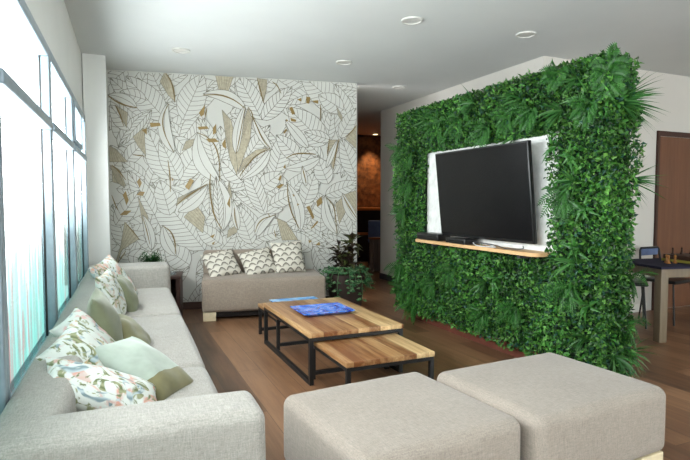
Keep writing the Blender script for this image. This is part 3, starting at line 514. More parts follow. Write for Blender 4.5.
# ---------------------------------------------------------------- cushions
def pillow(name, label, loc, nrm, up, w, h, t, mat, group=None, seed=0, n=26):
    r = random.Random(seed); ph = [r.random()*6.28 for _ in range(4)]
    vs = []; fs = []; ids = {}
    for sd in (1, -1):
        for i in range(n+1):
            for j in range(n+1):
                x = -1+2*i/n; y = -1+2*j/n
                edge = i in (0, n) or j in (0, n)
                if sd == -1 and edge: ids[(sd, i, j)] = ids[(1, i, j)]; continue
                ex = max(0, (1-abs(x)**2.4))*max(0, (1-abs(y)**2.4))
                z = sd*t/2*ex**.5
                px = x*(1-.075*(1-y*y)); py = y*(1-.075*(1-x*x))
                z += .006*math.sin(5*x+ph[0])*math.sin(4*y+ph[1])*ex + .004*math.sin(11*x*y+ph[2])*ex
                ids[(sd, i, j)] = len(vs); vs.append((px*w/2, py*h/2-.02*h*(1-y)*ex*.3, z))
        for i in range(n):
            for j in range(n):
                q = (ids[(sd, i, j)], ids[(sd, i+1, j)], ids[(sd, i+1, j+1)], ids[(sd, i, j+1)])
                fs.append(q if sd == 1 else q[::-1])
    m = MB(); m.add(vs, fs); o = m.obj(name, mat, None, True, angle=80)
    Z = Vector(nrm).normalized(); U = Vector(up); Y = (U-Z*U.dot(Z)).normalized(); X = Y.cross(Z)
    mt = Matrix((X, Y, Z)).transposed().to_4x4(); mt.translation = Vector(loc); o.matrix_world = mt
    return tag(o, label, 'cushion', group)
GP = 'cushions on the long sofa'
for a in CUSH if 'CUSH' in globals() else (): pass
pillow('throw_cushion', 'floral cushion leaning in the far corner of the long sofa', (.0, 4.62, .575), (.75, -.35, .5), (-.45, 0, 1), .44, .42, .15, 'floral_peach', GP, 1)
pillow('throw_cushion', 'small olive green cushion standing in front of the far floral cushion', (.08, 4.2, .535), (.9, -.1, .4), (-.42, .05, 1), .30, .31, .12, 'olive_velvet', GP, 2)
pillow('throw_cushion', 'floral cushion standing just behind the tall olive cushion', (-.02, 4.0, .56), (.93, -.2, .3), (-.3, .0, 1), .38, .37, .13, 'floral_olive', GP, 3)
pillow('throw_cushion', 'tall olive green cushion standing upright against the sofa back', (-.045, 2.95, .57), (.96, -.02, .26), (-.26, .0, 1), .38, .40, .14, 'olive_velvet', GP, 4)
pillow('throw_cushion', 'olive green cushion lying flat on the middle seat', (.075, 3.06, .495), (.75, -.1, .66), (-.66, .1, .75), .30, .27, .13, 'moss_velvet', GP, 5)
pillow('throw_cushion', 'pink floral cushion tucked behind the pale olive cushion, only its corner showing', (-.115, 2.70, .57), (.65, -.35, .6), (-.7, .1, .75), .28, .32, .11, 'floral_rose', GP, 6)
pillow('throw_cushion', 'white floral cushion with olive leaves, leaning on the sofa back', (-.105, 2.35, .575), (.62, -.42, .66), (-.75, .1, .65), .32, .32, .11, 'floral_olive', GP, 7)
pillow('throw_cushion', 'large pale sage cushion with an olive end, leaning across the near seat', (.11, 2.36, .515), (.45, -.25, .86), (-.62, .50, .5), .31, .40, .13, 'sage_olive', GP, 8)
pillow('throw_cushion', 'white and pink floral cushion nearest the front arm of the sofa', (-.04, 2.04, .548), (.42, -.15, .88), (-.88, -.12, .46), .29, .42, .11, 'floral_pink', GP, 9)

# ---------------------------------------------------------------- loveseat by the mural
def yaw(o, a): o.rotation_euler = (0, 0, a)
LV = thing('loveseat', 'grey beige armless loveseat in front of the leaf mural', 'sofa', (1.50, 5.69, 0), R(-10))
MB().box((0, 0, .258), (1.29, .68, .336), .035, bulge=(.0, .006, .012), seg=4).obj('seat', 'love_fabric', LV)
MB().box((-.10, .255, .545), (1.08, .17, .27), .04, seg=4).obj('backrest', 'love_fabric', LV)
MB().box((0, .02, .065), (1.1, .56, .07)).obj('plinth', 'dark_base', LV, False)  # bottom frame, coloured dark for the black shadow under the seat
for x in (-.57, .57):
    for y in (-.27, .27): MB().box((x, y, .045), (.13, .12, .09), .006).obj('foot', 'pale_wood', LV)
GL = 'scallop patterned cushions on the loveseat'
def lv(x, y, z): return (1.50+x*math.cos(R(-10))-y*math.sin(R(-10)), 5.69+x*math.sin(R(-10))+y*math.cos(R(-10)), z)
pillow('scallop_cushion', 'grey scallop patterned cushion at the left end of the loveseat', lv(-.44, .03, .545), (.05, -.8, .62), (-.26, .5, 1), .37, .34, .15, 'scallop', GL, 11)
pillow('scallop_cushion', 'grey scallop patterned cushion in the middle of the loveseat', lv(-.045, .05, .55), (-.1, -.8, .6), (-.22, .5, 1), .37, .34, .15, 'scallop', GL, 12)
pillow('scallop_cushion', 'grey scallop patterned cushion standing tallest at the right of the loveseat', lv(.29, .06, .60), (-.15, -.92, .35), (-.03, .35, 1), .36, .38, .15, 'scallop', GL, 13)

# ---------------------------------------------------------------- ottomans
def ottoman(label, cx, cy, w, dp, rz):
    t = thing('ottoman', label, 'ottoman', (cx, cy, 0), rz, 'square ottomans')
    MB().box((0, 0, .266), (w, dp, .292), .045, bulge=(.006, .006, .012), seg=6).obj('cushion', 'ottoman_fabric', t)
    for x in (-1, 1):
        for y in (-1, 1): MB().box((x*(w/2-.085), y*(dp/2-.07), .06), (.15, .11, .12), .006).obj('foot', 'pale_wood', t)
    return t
ottoman('grey upholstered ottoman nearest the green wall, on the right', 1.805, 1.82, .785, .66, R(3.5))
ottoman('grey upholstered ottoman in the foreground between sofa and right ottoman', 1.015, 1.815, .71, .68, R(5))

# ---------------------------------------------------------------- nest of coffee tables
def table(label, x0, x1, y0, y1, top, th, leg, floor_rails, xrails=()):
    cx, cy = (x0+x1)/2, (y0+y1)/2
    t = thing('coffee_table', label, 'coffee table', (cx, cy, 0)); w, l = x1-x0, y1-y0
    MB().box((0, 0, top-th/2), (w, l, th), .004).obj('tabletop', 'table_wood', t)
    hx, hy = w/2-leg/2-.004, l/2-leg/2-.004; zt = top-th
    for sx in (-1, 1):
        for sy in (-1, 1): bar('leg', (sx*hx-leg/2, sy*hy-leg/2, 0), (sx*hx+leg/2, sy*hy+leg/2, zt), 'black_metal', t)
    for sx in (-1, 1):
        bar('top_rail', (sx*hx-leg/2, -hy+leg/2, zt-leg*.9), (sx*hx+leg/2, hy-leg/2, zt), 'black_metal', t)
        if floor_rails: bar('floor_rail', (sx*hx-leg/2, -hy+leg/2, 0), (sx*hx+leg/2, hy-leg/2, leg), 'black_metal', t)
    for sy in (-1, 1): bar('top_rail', (-hx+leg/2, sy*hy-leg/2, zt-leg*.9), (hx-leg/2, sy*hy+leg/2, zt), 'black_metal', t)
    for sy, z in xrails: bar('floor_rail', (-hx+leg/2, sy*hy-leg/2, z), (hx-leg/2, sy*hy+leg/2, z+leg), 'black_metal', t)
    return t
table('large wood topped coffee table on a black frame, a blue tray on top', 1.17, 1.885, 3.26, 4.43, .352, .033, .028, True)
table('low wood topped table pulled out at the near end of the coffee table', 1.225, 1.83, 2.775, 3.40, .285, .032, .026, False, ((1, .03),))
table('low wood topped table pulled out at the far end of the coffee table', 1.21, 1.845, 4.16, 4.775, .285, .03, .026, False, ((-1, .03), (1, .03)))
def tray(label, cx, cy, w, l, z, mat, rz):
    t = thing('glass_tray', label, 'tray', (cx, cy, z), rz, 'blue glass trays')
    m = MB(); b = [(-.36*w, -.36*l), (.36*w, -.36*l), (.36*w, .36*l), (-.36*w, .36*l)]; o = [(-w/2, -l/2), (w/2, -l/2), (w/2, l/2), (-w/2, l/2)]
    vs = [(x, y, 0) for x, y in b]+[(x, y, .024) for x, y in o]+[(x, y, .031) for x, y in o]+[(x*1.02, y*1.02, .026) for x, y in [(-.36*w, -.36*l), (.36*w, -.36*l), (.36*w, .36*l), (-.36*w, .36*l)]]
    fs = [(3, 2, 1, 0), (12, 13, 14, 15)]
    for k in range(4):
        j = (k+1) % 4; fs += [(k, j, 4+j, 4+k), (4+k, 4+j, 8+j, 8+k), (8+k, 8+j, 12+j, 12+k)]
    m.add(vs, fs); m.obj('dish', mat, t, False); mb = MB().box((0, 0, .004), (.74*w, .74*l, .006)); mb.obj('base', 'black_plastic', t, False)
    return t
tray('square blue and purple marbled glass tray on the large coffee table', 1.50, 3.88, .42, .34, .352, 'blue_marble', 0)
tray('pale blue marbled glass tray on the far low table', 1.53, 4.60, .44, .29, .285, 'blue_pale', 0)

# ---------------------------------------------------------------- side table and its things
ST = thing('side_table', 'dark wood side table between the long sofa and loveseat', 'side table', (.45, 5.865, 0), R(-10))
MB().box((.0, 0, .445), (.42, .44, .03), .004).obj('tabletop', 'side_wood', ST)
for x in (-.185, .185): bar('side_panel', (x-.02, -.21, 0), (x+.02, .21, .43), 'side_wood', ST)
bar('back_panel', (-.165, .19, .05), (.165, .21, .43), 'side_wood', ST); bar('shelf', (-.165, -.2, .06), (.165, .19, .08), 'side_wood', ST)
PT = thing('potted_fern', 'small green fern in a white pot behind the sofa arm', 'potted plant', (.36, 5.83, .46))
MB().lathe([(.05, 0), (.062, .03), (.075, .12), (.078, .125), (.068, .125), (.06, .105), (0, .105)], n=24).obj('pot', 'white_pot', PT)
m = MB()
for k in range(70):
    a = rng.random()*6.283; el = R(20+65*rng.random()); dd = Vector((math.cos(a)*math.cos(el), math.sin(a)*math.cos(el), math.sin(el)))
    L = .09+.10*rng.random(); m.blade(Vector((.03*math.cos(a), .03*math.sin(a), .105)), dd, Vector((0, 0, 1)), L, .012, .7, 5)
    for s in range(1, 5):
        p = Vector((.03*math.cos(a), .03*math.sin(a), .105))+dd*L*s/5.5
        sd = dd.cross(Vector((0, 0, 1))).normalized()
        for q in (-1, 1): m.leaf(p, sd*q+dd*.6, Vector((0, 0, 1)), .035, .012)
m.obj('fronds', 'leaf_pot', PT, False)
DS = thing('glass_dish', 'small clear glass dish on the dark side table', 'dish', (.54, 5.78, .46))
MB().lathe([(.03, 0), (.045, .004), (.06, .03), (.057, .03), (.042, .008), (0, .006)], n=20).obj('bowl', 'dish_glass', DS)

# ---------------------------------------------------------------- planter with croton and trailing ivy
PL = thing('potted_croton', 'dark leaved plant with trailing ivy in a brown planter', 'potted plant', (2.44, 5.56, 0))
MB().lathe([(.15, 0), (.155, .01), (.185, .38), (.187, .40), (.172, .40), (.168, .36), (0, .36)], n=40, square=5).obj('pot', 'brown_pot', PL)
MB().lathe([(.165, .355), (.1, .372), (0, .378)], n=24, square=5).obj('soil', 'soil', PL)
m = MB(); st = MB()
for k in range(9):
    a = k/9*6.283+rng.random()*.4; h = .16+.24*rng.random(); top = Vector((.09*math.cos(a)+.0, .07*math.sin(a), .40+h)); st.tube([(.03*math.cos(a), .03*math.sin(a), .36), top*.6+Vector((0, 0, .16)), top], [.007, .006, .004], 6)
    for j in range(12):
        an = rng.random()*6.283; el = R(-25+75*rng.random()); dd = Vector((math.cos(an)*math.cos(el), math.sin(an)*math.cos(el), math.sin(el)))
        b = top-Vector((0, 0, .16*j/12)); m.leaf(b, dd, Vector((0, 0, 1))+Vector((rng.random()-.5, rng.random()-.5, 0))*.8, .13+.07*rng.random(), .062, .4)
st.obj('stem', 'stem', PL); m.obj('croton_leaves', 'leaf_croton', PL, False)
for k in range(13):      # ivy strands spilling over the rim
    a = R(-200+k*18+rng.random()*10) if k < 12 else R(20); m = MB()
    hang = .06+.24*rng.random() if k % 3 else .10; out = .18+.05*rng.random()
    pts = []
    for s in range(9):
        u = s/8
        rr = .06+out*min(1, u*1.6); z = .40+.07*math.sin(min(1, u*1.5)*math.pi)-max(0, u-.45)*hang*1.8
        pts.append(Vector((rr*math.cos(a)*1.12, rr*math.sin(a)*.95, z)))
    m.tube(pts, .003, 5)
    for s in range(1, 9):
        for q in range(4):
            an = rng.random()*6.283; dd = Vector((math.cos(an), math.sin(an), -.3+.7*rng.random())); m.leaf(pts[s]+dd*.01, dd, Vector((math.cos(a), math.sin(a), .8)), .045+.025*rng.random(), .034, .3)
    m.obj('ivy_strand', 'leaf_ivy', PL, False)

# ---------------------------------------------------------------- the living green wall with its white niche
GX = 2.85; GY0, GY1, GZ0, GZ1 = 2.41, 5.02, .10, 2.12
NY0, NY1, NZ0, NZ1 = 2.85, 4.47, .865, 1.70
G = thing('living_green_wall', 'tall screen wall covered in green foliage around a white TV niche', 'green wall')
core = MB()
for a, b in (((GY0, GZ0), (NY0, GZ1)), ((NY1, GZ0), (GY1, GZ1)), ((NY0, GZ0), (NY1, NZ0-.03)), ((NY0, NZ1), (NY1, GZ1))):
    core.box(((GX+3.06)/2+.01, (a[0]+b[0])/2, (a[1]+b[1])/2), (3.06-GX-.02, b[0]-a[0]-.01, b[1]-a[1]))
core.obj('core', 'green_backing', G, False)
bar('niche_panel', (GX+.012, NY0-.03, NZ0-.03), (GX+.05, NY1+.03, NZ1+.03), 'white_plastic', G)
bar('plinth', (GX+.03, GY0+.05, 0), (3.03, GY1-.05, GZ0), 'plinth_wood', G)
def bumpy(y, z): return .022*math.sin(5.1*y+1.3*z)+.02*math.sin(3.3*z-2.2*y+1)+.015*math.sin(11*y+7*z)
def in_niche(y, z, m=.0): return NY0-m < y < NY1+m and NZ0-m < z < NZ1+m
def surf():
    """random point on the planted faces with its outward normal"""
    while True:
        k = rng.random()
        if k < .035:
            z = GZ0+(GZ1-GZ0)*rng.random(); return Vector((GX-.012-.02*rng.random(), GY0-.012-.02*rng.random(), z)), Vector((-.75, -.66, 0))
        if k < .06:
            y = GY0+(GY1-GY0)*rng.random(); return Vector((GX-.01, y, GZ1)), Vector((-.7, 0, .7))
        if k < .80:
            y = GY0-.03+(GY1-GY0+.05)*rng.random(); z = GZ0-.01+(GZ1-GZ0+.01)*rng.random()
            if in_niche(y, z, -.012): continue
            return Vector((GX-.005-abs(bumpy(y, z))*1.2, y, z)), Vector((-1, 0, 0))
        if k < .90: x = GX-.03+.24*rng.random(); z = GZ0+(GZ1-GZ0)*rng.random(); return Vector((x, GY0-.01-abs(bumpy(x*3, z))*.8, z)), Vector((0, -1, 0))
        if k < .93: x = GX+.21*rng.random(); z = GZ0+(GZ1-GZ0)*rng.random(); return Vector((x, GY1+.01, z)), Vector((0, 1, 0))
        if k < .97: y = GY0+(GY1-GY0)*rng.random(); return Vector((GX+.21*rng.random(), y, GZ1+.005+abs(bumpy(y, 1))*.6)), Vector((0, 0, 1))
        x = GX-.0; y = NY0+(NY1-NY0)*rng.random(); z = NZ0 if rng.random() < 0 else NZ1; return Vector((x, y, z+.01)), Vector((-1, 0, 0))
def rv(s=1): return Vector((rng.gauss(0, s), rng.gauss(0, s), rng.gauss(0, s)))
fol = [MB(), MB(), MB()]
for k in range(44000):
    p, n = surf(); y, z = p.y, p.z
    patch = math.sin(7*y+2.1*z)+math.sin(6.3*z-3.1*y+2)+.9*math.sin(13*y-9*z)
    w = rng.random()+patch*.12
    kind = 0 if w < .74 else (1 if w < .86 else 2)
    # sprigs: leaves fan out around the surface normal, drooping slightly
    d = (n*.55+rv(.75)+Vector((0, 0, -.18)))
    if d.dot(n) < 0: d = d-n*d.dot(n)*1.6
    nn = n*.8+rv(.5)
    p = p+n*(rng.random()*.05)-n*.02
    L = (.021+.023*rng.random())*(1.15 if kind == 2 else 1); W = L*(.42+.25*rng.random())
    ty, tz = p.y+d.normalized().y*L, p.z+d.normalized().z*L
    if in_niche(ty, tz, -.006) or in_niche(p.y, p.z, -.006) or (NY0 < p.y < NY1 and p.z < 1.2 and max(tz, p.z) > NZ0-.045): continue
    fol[kind].leaf(p, d, nn, L, W, .5*rng.random())
fol[0].obj('foliage', 'leaf_green', G, False); fol[1].obj('foliage', 'leaf_blue', G, False); fol[2].obj('foliage', 'leaf_bright', G, False)
def frond(m, base, d, n, L, droop, wid):
    p = Vector(base); dd = d.normalized(); K = 13; pts = [p.copy()]
    for i in range(K):
        p = p+dd*(L/K); dd = (dd+Vector((0, 0, -droop/K))).normalized(); pts.append(p.copy())
        sd = dd.cross(n); sd = (sd if sd.length > 1e-5 else dd.orthogonal()).normalized()
        s = (i+1)/K; w = wid*math.sin(math.pi*(.12+.86*s))**.8
        for q in (-1, 1): m.leaf(p, sd*q+dd*.55, n+sd*q*.2, w, w*.30, .3, fold=.05)
    m.tube(pts, .0025, 4)
def fern(p, n, L=.22, cnt=7, name='fern_clump', down=.3, wid=.05):
    m = MB(); n = Vector(n); t1 = n.orthogonal().normalized(); t2 = n.cross(t1)
    for k in range(cnt):
        a = k/cnt*6.283+rng.random()*.5; d = n*(.45+.4*rng.random())+(t1*math.cos(a)+t2*math.sin(a))+Vector((0, 0, -down))
        frond(m, Vector(p)+n*.01, d, n, L*(.75+.4*rng.random()), 1.0, wid)
    return m.obj(name, 'leaf_fern', G, False)
def grass(p, n, L=.22, cnt=22, droop=.6, W=.011):
    m = MB(); n = Vector(n); t1 = n.orthogonal().normalized(); t2 = n.cross(t1)
    for k in range(cnt):
        a = rng.random()*6.283; r = .3+.9*rng.random(); d = n*(.5+.6*rng.random())+(t1*math.cos(a)+t2*math.sin(a))*r
        m.blade(Vector(p)+n*.005, d, n, L*(.7+.45*rng.random()), W, droop, 5)
    return m.obj('grass_tuft', 'leaf_grass', G, False)
def rosette(p, n, L=.12, cnt=8):
    m = MB(); n = Vector(n); t1 = n.orthogonal().normalized(); t2 = n.cross(t1)
    for k in range(cnt):
        a = k/cnt*6.283+rng.random()*1.2; d = n*(.3+.9*rng.random())+(t1*math.cos(a)+t2*math.sin(a))+Vector((0, 0, -.25)); m.leaf(Vector(p)+n*.02, d, n, L*(.6+.7*rng.random()), L*.21, .6)
    return m.obj('rosette', 'leaf_fern', G, False)
FN = Vector((-1, 0, 0)); EN = Vector((0, -1, 0))
def fp(y, z): return (GX-.035, y, z)
# ferns, grass tufts and rosettes where the photo shows them, then more between
grass((2.93, 2.42, 1.84), (.5, -.85, .1), .30, 80, .5, .012); grass((3.06, 2.44, 1.36), (.9, -.4, .05), .25, 44, .3, .008)
fern((3.02, 2.38, .74), (.7, -.7, 0), .18, 8, down=.5); fern((2.98, 2.36, .45), (.5, -.85, 0), .18, 6, down=.5)
grass((2.88, 2.35, .25), (-.2, -1, 0), .2, 20, .8); grass((3.02, 2.36, .25), (.3, -1, 0), .2, 20, .8)
fern(fp(4.62, .20), FN, .26, 9, down=.9); fern(fp(4.20, 1.95), FN, .24, 8, down=.4); fern(fp(4.74, 1.46), FN, .26, 9, down=.8); fern(fp(4.72, 1.72), FN, .24, 8, down=.6)
fern(fp(3.90, 1.93), FN, .22, 7, down=.6); fern(fp(3.52, 1.82), FN, .22, 8, down=.6); fern(fp(3.02, 1.88), FN, .2, 7, down=.5); fern(fp(4.85, 1.15), FN, .2, 7, down=.7)
fern(fp(4.30, .48), FN, .22, 8, down=.6); fern(fp(3.95, .62), FN, .2, 7, down=.6); fern(fp(3.15, .42), FN, .2, 7, down=.7); fern(fp(2.70, 1.28), FN, .22, 8, down=.7)
fern(fp(4.9, .55), FN, .2, 8, down=.8); fern(fp(4.62, .40), FN, .22, 8, down=.8); fern(fp(2.62, .66), FN, .2, 7, down=.7)
for y, z in ((2.74, 1.84), (3.13, 1.98), (2.52, 1.88), (3.7, 2.05), (3.52, .55), (2.62, 1.35), (2.6, .82), (4.4, 2.0)): grass(fp(y, z), FN, .19, 20, .7, .015)
for y, z in ((2.50, 1.18), (2.76, 1.60), (2.62, 1.52), (2.46, .56), (3.35, .62), (4.1, .25), (2.56, .92)): rosette(fp(y, z), FN)
for k in range(26):
    p, n = surf()
    if n.x > -.5 or p.z < .25: continue
    (fern, grass, rosette)[k % 3](p, n, (.17, .15, .11)[k % 3])

# wall shelf, television and boxes
SH = thing('wall_shelf', 'long pale wood shelf below the television in the niche', 'shelf', (2.85, 3.6, .835))
m = MB(); y0, y1, xa, xb = -.765, .87, -.165, .01; pr = [(xb, y0), (xb, y1)]
for k in range(7): a = R(90+k*15); pr.append((xa+.06+.06*math.cos(a), y1-.06+.06*math.sin(a)))
for k in range(7): a = R(180+k*15); pr.append((xa+.06+.06*math.cos(a), y0+.06+.06*math.sin(a)))
nn = len(pr); m.add([(x, y, 0) for x, y in pr]+[(x, y, .027) for x, y in pr], [tuple(range(nn))[::-1], tuple(range(nn, 2*nn))]+[(k, (k+1) % nn, nn+(k+1) % nn, nn+k) for k in range(nn)])
m.obj('board', 'shelf_wood', SH, False)
for y in (-.55, .6): bar('bracket', (-.12, y-.015, -.03), (.0, y+.015, 0), 'grille', SH)
TV = thing('television', 'large flat black television mounted in the white niche', 'television', (2.745, 3.52, 1.287)); TV.rotation_euler = (0, R(-6), 0)
tw, thh = 1.175, .745
TC = MB().box((0, 0, 0), (.035, tw, thh), .006).obj('casing', 'black_plastic', TV)
bar('screen', (-.0195, -tw/2+.012, -thh/2+.022), (-.0176, tw/2-.012, thh/2-.012), 'screen', TV)
MB().box((.032, 0, -.08), (.04, .7, .42), .015).obj('rear_housing', 'black_plastic', TV)
bar('wall_mount', (.045, -.12, -.12), (.085, .12, .12), 'black_metal', TV)
bar('badge', (-.0195, -.03, -thh/2+.006), (-.0172, .03, -thh/2+.014), 'chrome', TC)
B1 = thing('media_player', 'long black media box at the left end of the shelf', 'media box', (2.765, 4.24, .8625), 0, 'black boxes on the shelf')
MB().box((0, 0, .034), (.14, .36, .062), .005).obj('casing', 'black_plastic', B1); bar('front_panel', (-.0715, -.17, .014), (-.07, .17, .042), 'screen', B1.children[0])
for y in (-.15, .15): bar('foot', (-.05, y-.01, 0), (.05, y+.01, .004), 'grille', B1)
B2 = thing('set_top_box', 'small black set-top box under the left half of the television', 'media box', (2.735, 3.76, .8625), 0, 'black boxes on the shelf')
MB().box((0, 0, .026), (.13, .28, .044), .006).obj('casing', 'black_plastic', B2); bar('front_panel', (-.0665, -.12, .010), (-.065, .12, .034), 'screen', B2.children[0])
for y in (-.1, .1): bar('foot', (-.05, y-.01, 0), (.05, y+.01, .004), 'grille', B2)
def cable(label, pts, mat):
    m = MB(); m.tube([(p[0], p[1], p[2]) for p in smooth3(pts)], .004, 6); return tag(m.obj('cable', mat), label, 'cable', 'cables on the shelf')
def smooth3(pts, k=6):
    P = [Vector(p) for p in pts]; out = []
    for i in range(len(P)-1):
        p0 = P[max(i-1, 0)]; p1 = P[i]; p2 = P[i+1]; p3 = P[min(i+2, len(P)-1)]
        for j in range(k):
            t = j/k; out.append(.5*((2*p1)+(p2-p0)*t+(2*p0-5*p1+4*p2-p3)*t*t+(3*p1-p0-3*p2+p3)*t**3))
    return out+[P[-1]]
zs = .8662
cable('white cable curling on the shelf beside the set-top box', [(2.74, 3.60, zs+.016), (2.72, 3.54, zs), (2.70, 3.42, zs), (2.74, 3.32, zs), (2.79, 3.42, zs), (2.80, 3.52, zs+.02)], 'cable_white')
cable('grey cable looping along the shelf below the television', [(2.76, 3.60, zs+.02), (2.74, 3.48, zs+.02), (2.78, 3.36, zs+.01), (2.74, 3.2, zs), (2.79, 3.08, zs+.004), (2.835, 3.12, zs+.02)], 'grille')

# ---------------------------------------------------------------- light switch on the partition
SW = thing('light_switch', 'double light switch on the grey hallway wall', 'light switch', (3.899, 7.25, 1.2))
MB().box((-.005, 0, 0), (.010, .13, .09), .003).obj('plate', 'wall_grey', SW); SP = SW.children[0]
for y in (-.03, .03): MB().box((-.012, y, 0), (.006, .04, .055), .002).obj('rocker', 'wall_grey', SP)

# ---------------------------------------------------------------- dining corner
GT = thing('game_table', 'wooden game table with a dark blue top in the dining corner', 'table', (4.31, 3.06, 0), R(-12))
bar('tabletop', (-.03, -.03, .645), (1.25, .60, .665), 'navy_felt', GT); bar('apron', (.02, .02, .565), (1.20, .55, .6445), 'oak_leg', GT)
for x in (.0, 1.14):
    for y in (.0, .49): bar('leg', (x, y, 0), (x+.075, y+.075, .644), 'oak_leg', GT, .004)
def dchair(label, x, y, rz):
    t = thing('dining_chair', label, 'chair', (x, y, 0), rz, 'low backed chairs at the game table')
    MB().box((0, 0, .425), (.38, .36, .035), .015).obj('seat', 'black_plastic', t)
    for sx in (-1, 1):
        MB().tube([(sx*.15, -.14, .41), (sx*.17, -.17, 0)], .009).obj('leg', 'black_metal', t)
        MB().tube([(sx*.15, .15, .41), (sx*.17, .19, 0)], .009).obj('leg', 'black_metal', t)
    MB().tube([(-.17, .14, .42), (-.175, .19, .62), (-.165, .20, .72), (-.14, .205, .74), (.14, .205, .74), (.165, .20, .72), (.175, .19, .62), (.17, .14, .42)], .011).obj('back_frame', 'black_metal', t)
    m = MB(); 
    for k in range(9):
        a = -1+2*k/8
        m.add([], [])
    m.box((0, .205, .695), (.30, .014, .07), .006).obj('backrest', 'blue_cloth', t)
    return t
dc = dchair('low backed dark chair behind the game table, its back above the tabletop', 5.20, 3.62, R(5))
d2 = dup(dc, 'low backed dark chair at the left end of the game table beside the foliage'); d2.location = (4.70, 3.70, 0); d2.rotation_euler = (0, 0, R(40))
BX = thing('chess_board', 'dark wooden chess board box lying on the game table', 'chess board', (4.93, 3.16, .665), R(-12))
MB().box((0, 0, .012), (.40, .40, .024), .003).obj('tray', 'olive_edge', BX); MB().box((0, 0, .044), (.38, .38, .04), .003).obj('board', 'dark_chess', BX)
prof = [(.016, 0), (.017, .006), (.009, .014), (.007, .034), (.011, .04), (.006, .043), (.010, .052), (.007, .062), (0, .066)]
def piece(x, y, z, mat, label, s):
    t = MB().lathe([(a*s, b*s) for a, b in prof], n=12).obj('chess_piece', mat, None, True, (x, y, z)); return tag(t, label, 'chess piece', 'chess pieces on the game table')
k = 0
for i in range(4):
    for j, (mat, nm) in enumerate((('amber_chess', 'amber'), ('dark_chess', 'dark brown'))):
        lx = -.15+.1*i; ly = (-.14, .12)[j]
        ca, sa = math.cos(R(-12)), math.sin(R(-12)); piece(4.93+lx*ca-ly*sa, 3.16+lx*sa+ly*ca, .729, mat, '%s turned chess piece standing on the chess board box' % nm, 1.0)
for q in range(3): piece(4.58+.045*q, 3.19+.05*(q % 2), .665, 'amber_chess', 'amber turned chess piece standing on the table left of the board box', 1.2)

# ---------------------------------------------------------------- far hallway
HB = thing('bar_counter', 'amber lit wooden counter along the stone wall in the hallway', 'counter', (4.9, 9.85, 0))
bar('counter_top', (-1.2, -.25, 1.05), (1.4, .4, 1.10), 'bar_wood', HB); bar('front_panel', (-1.2, -.1, 0), (1.4, .4, 1.05), 'dark_base', HB); bar('lower_shelf', (-1.2, -.3, .56), (1.4, -.1, .60), 'bar_wood', HB)
HT = thing('high_table', 'slatted wooden end panel table by the hallway wall corner', 'table', (4.34, 8.36, 0))
bar('side_panel', (-.14, 0, 0), (.16, .05, .56), 'slat_wood', HT); bar('tabletop', (-.15, -.02, .561), (.17, .17, .585), 'bar_wood', HT); bar('side_panel', (-.14, .11, 0), (.16, .15, .56), 'slat_wood', HT)
HC = thing('bar_chair', 'blue grey upholstered chair beyond the hallway corner', 'chair', (4.70, 9.2, 0), R(-25))
MB().box((0, 0, .47), (.34, .40, .07), .03).obj('seat', 'blue_cloth', HC); MB().box((0, -.17, .66), (.34, .06, .42), .028).obj('backrest', 'blue_cloth', HC)
for sx in (-1, 1):
    for sy in (-1, 1): MB().tube([(sx*.12, sy*.15, .45), (sx*.15, sy*.18, 0)], .012).obj('leg', 'black_metal', HC)

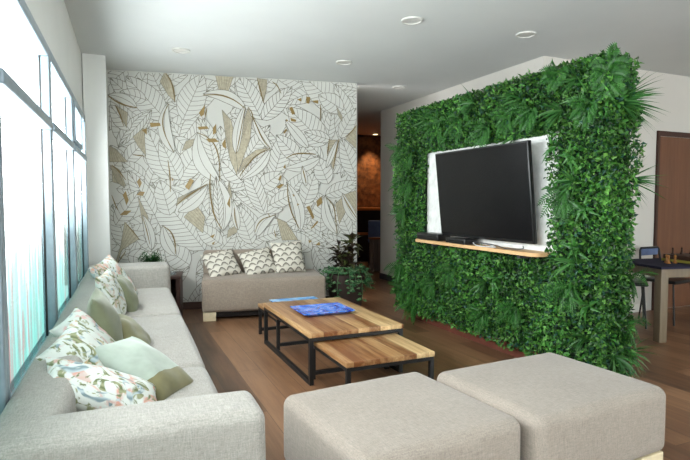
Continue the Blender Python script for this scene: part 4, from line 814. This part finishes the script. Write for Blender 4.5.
# ---------------------------------------------------------------- light
w = bpy.data.worlds.new('sky'); scene.world = w; w.use_nodes = True
bg = w.node_tree.nodes['Background']; bg.inputs['Color'].default_value = (.95, .985, 1, 1); bg.inputs['Strength'].default_value = WORLD
def area(name, loc, rot, sx, sy, power, color=(1, 1, 1), portal=False):
    l = bpy.data.lights.new(name, 'AREA'); l.shape = 'RECTANGLE'; l.size = sx; l.size_y = sy; l.energy = power; l.color = color
    o = bpy.data.objects.new(name, l); COL.objects.link(o); o.location = loc; o.rotation_euler = rot
    if portal: l.cycles.is_portal = True
    return o
for i in range(NWIN):
    yc = (ys[i]+ys[i+1])/2; area('window_portal', (-.4035-.19+.027*yc, yc, 1.24), (0, R(-90), WR), 1.52, ys[i+1]-ys[i], 1, portal=True)
for a, b in ((.8, 1.75), (5.0, 7.0)): area('window_portal', ((a+b)/2, -2.72, 1.4), (R(90), 0, 0), b-a, 2.0, 1, portal=True)  # portals of the rear windows added for extra light
def spot(name, loc, power, color, size=R(70), blend=.6, rot=(0, 0, 0), rad=.05):
    l = bpy.data.lights.new(name, 'SPOT'); l.energy = power; l.color = color; l.spot_size = size; l.spot_blend = blend; l.shadow_soft_size = rad
    o = bpy.data.objects.new(name, l); COL.objects.link(o); o.location = loc; o.rotation_euler = rot; return o
spot('hall_spot_lamp', (5.10, 9.98, 2.62), 110, (1, .62, .28), R(75), .7, (R(8), 0, 0))
spot('hall_spot_lamp', (4.7, 9.3, 2.6), 30, (1, .66, .34), R(80), .7)

for o in list(COL.objects):
    if o.parent is None: continue
    k = o.name.split('.')[0]
    if k == 'foot' and o.parent.name.split('.')[0] in ('long_sofa', 'loveseat', 'ottoman'): o['label'] = 'pale wood block foot'
    elif k == 'niche_panel': o['label'] = 'white panel behind the television'
    elif k == 'pot': o['label'] = 'white glazed pot' if 'fern' in o.parent.name else 'dark brown square planter'
    elif k == 'plinth' and 'green' in o.parent.name: o['label'] = 'reddish wood plinth below the foliage'
    elif k == 'tabletop' and 'coffee' in o.parent.name: o['label'] = 'striped light wood tabletop'
# ---------------------------------------------------------------- camera
cam = bpy.data.cameras.new('camera'); cam.sensor_width = 36; cam.lens = 36*530/690; cam.clip_start = .05
co = bpy.data.objects.new('camera', cam); COL.objects.link(co); co.location = (0, 0, 1.22)
co.rotation_euler = (R(90)-math.atan(28/530), 0, -math.atan(232/530)); scene.camera = co
scene.view_settings.view_transform = 'Standard'; scene.view_settings.look = 'None'; scene.view_settings.exposure = .5
scene.cycles.max_bounces = 10; scene.cycles.diffuse_bounces = 6; scene.cycles.transparent_max_bounces = 12; scene.cycles.sample_clamp_indirect = 6
scene.cycles.use_denoising = True
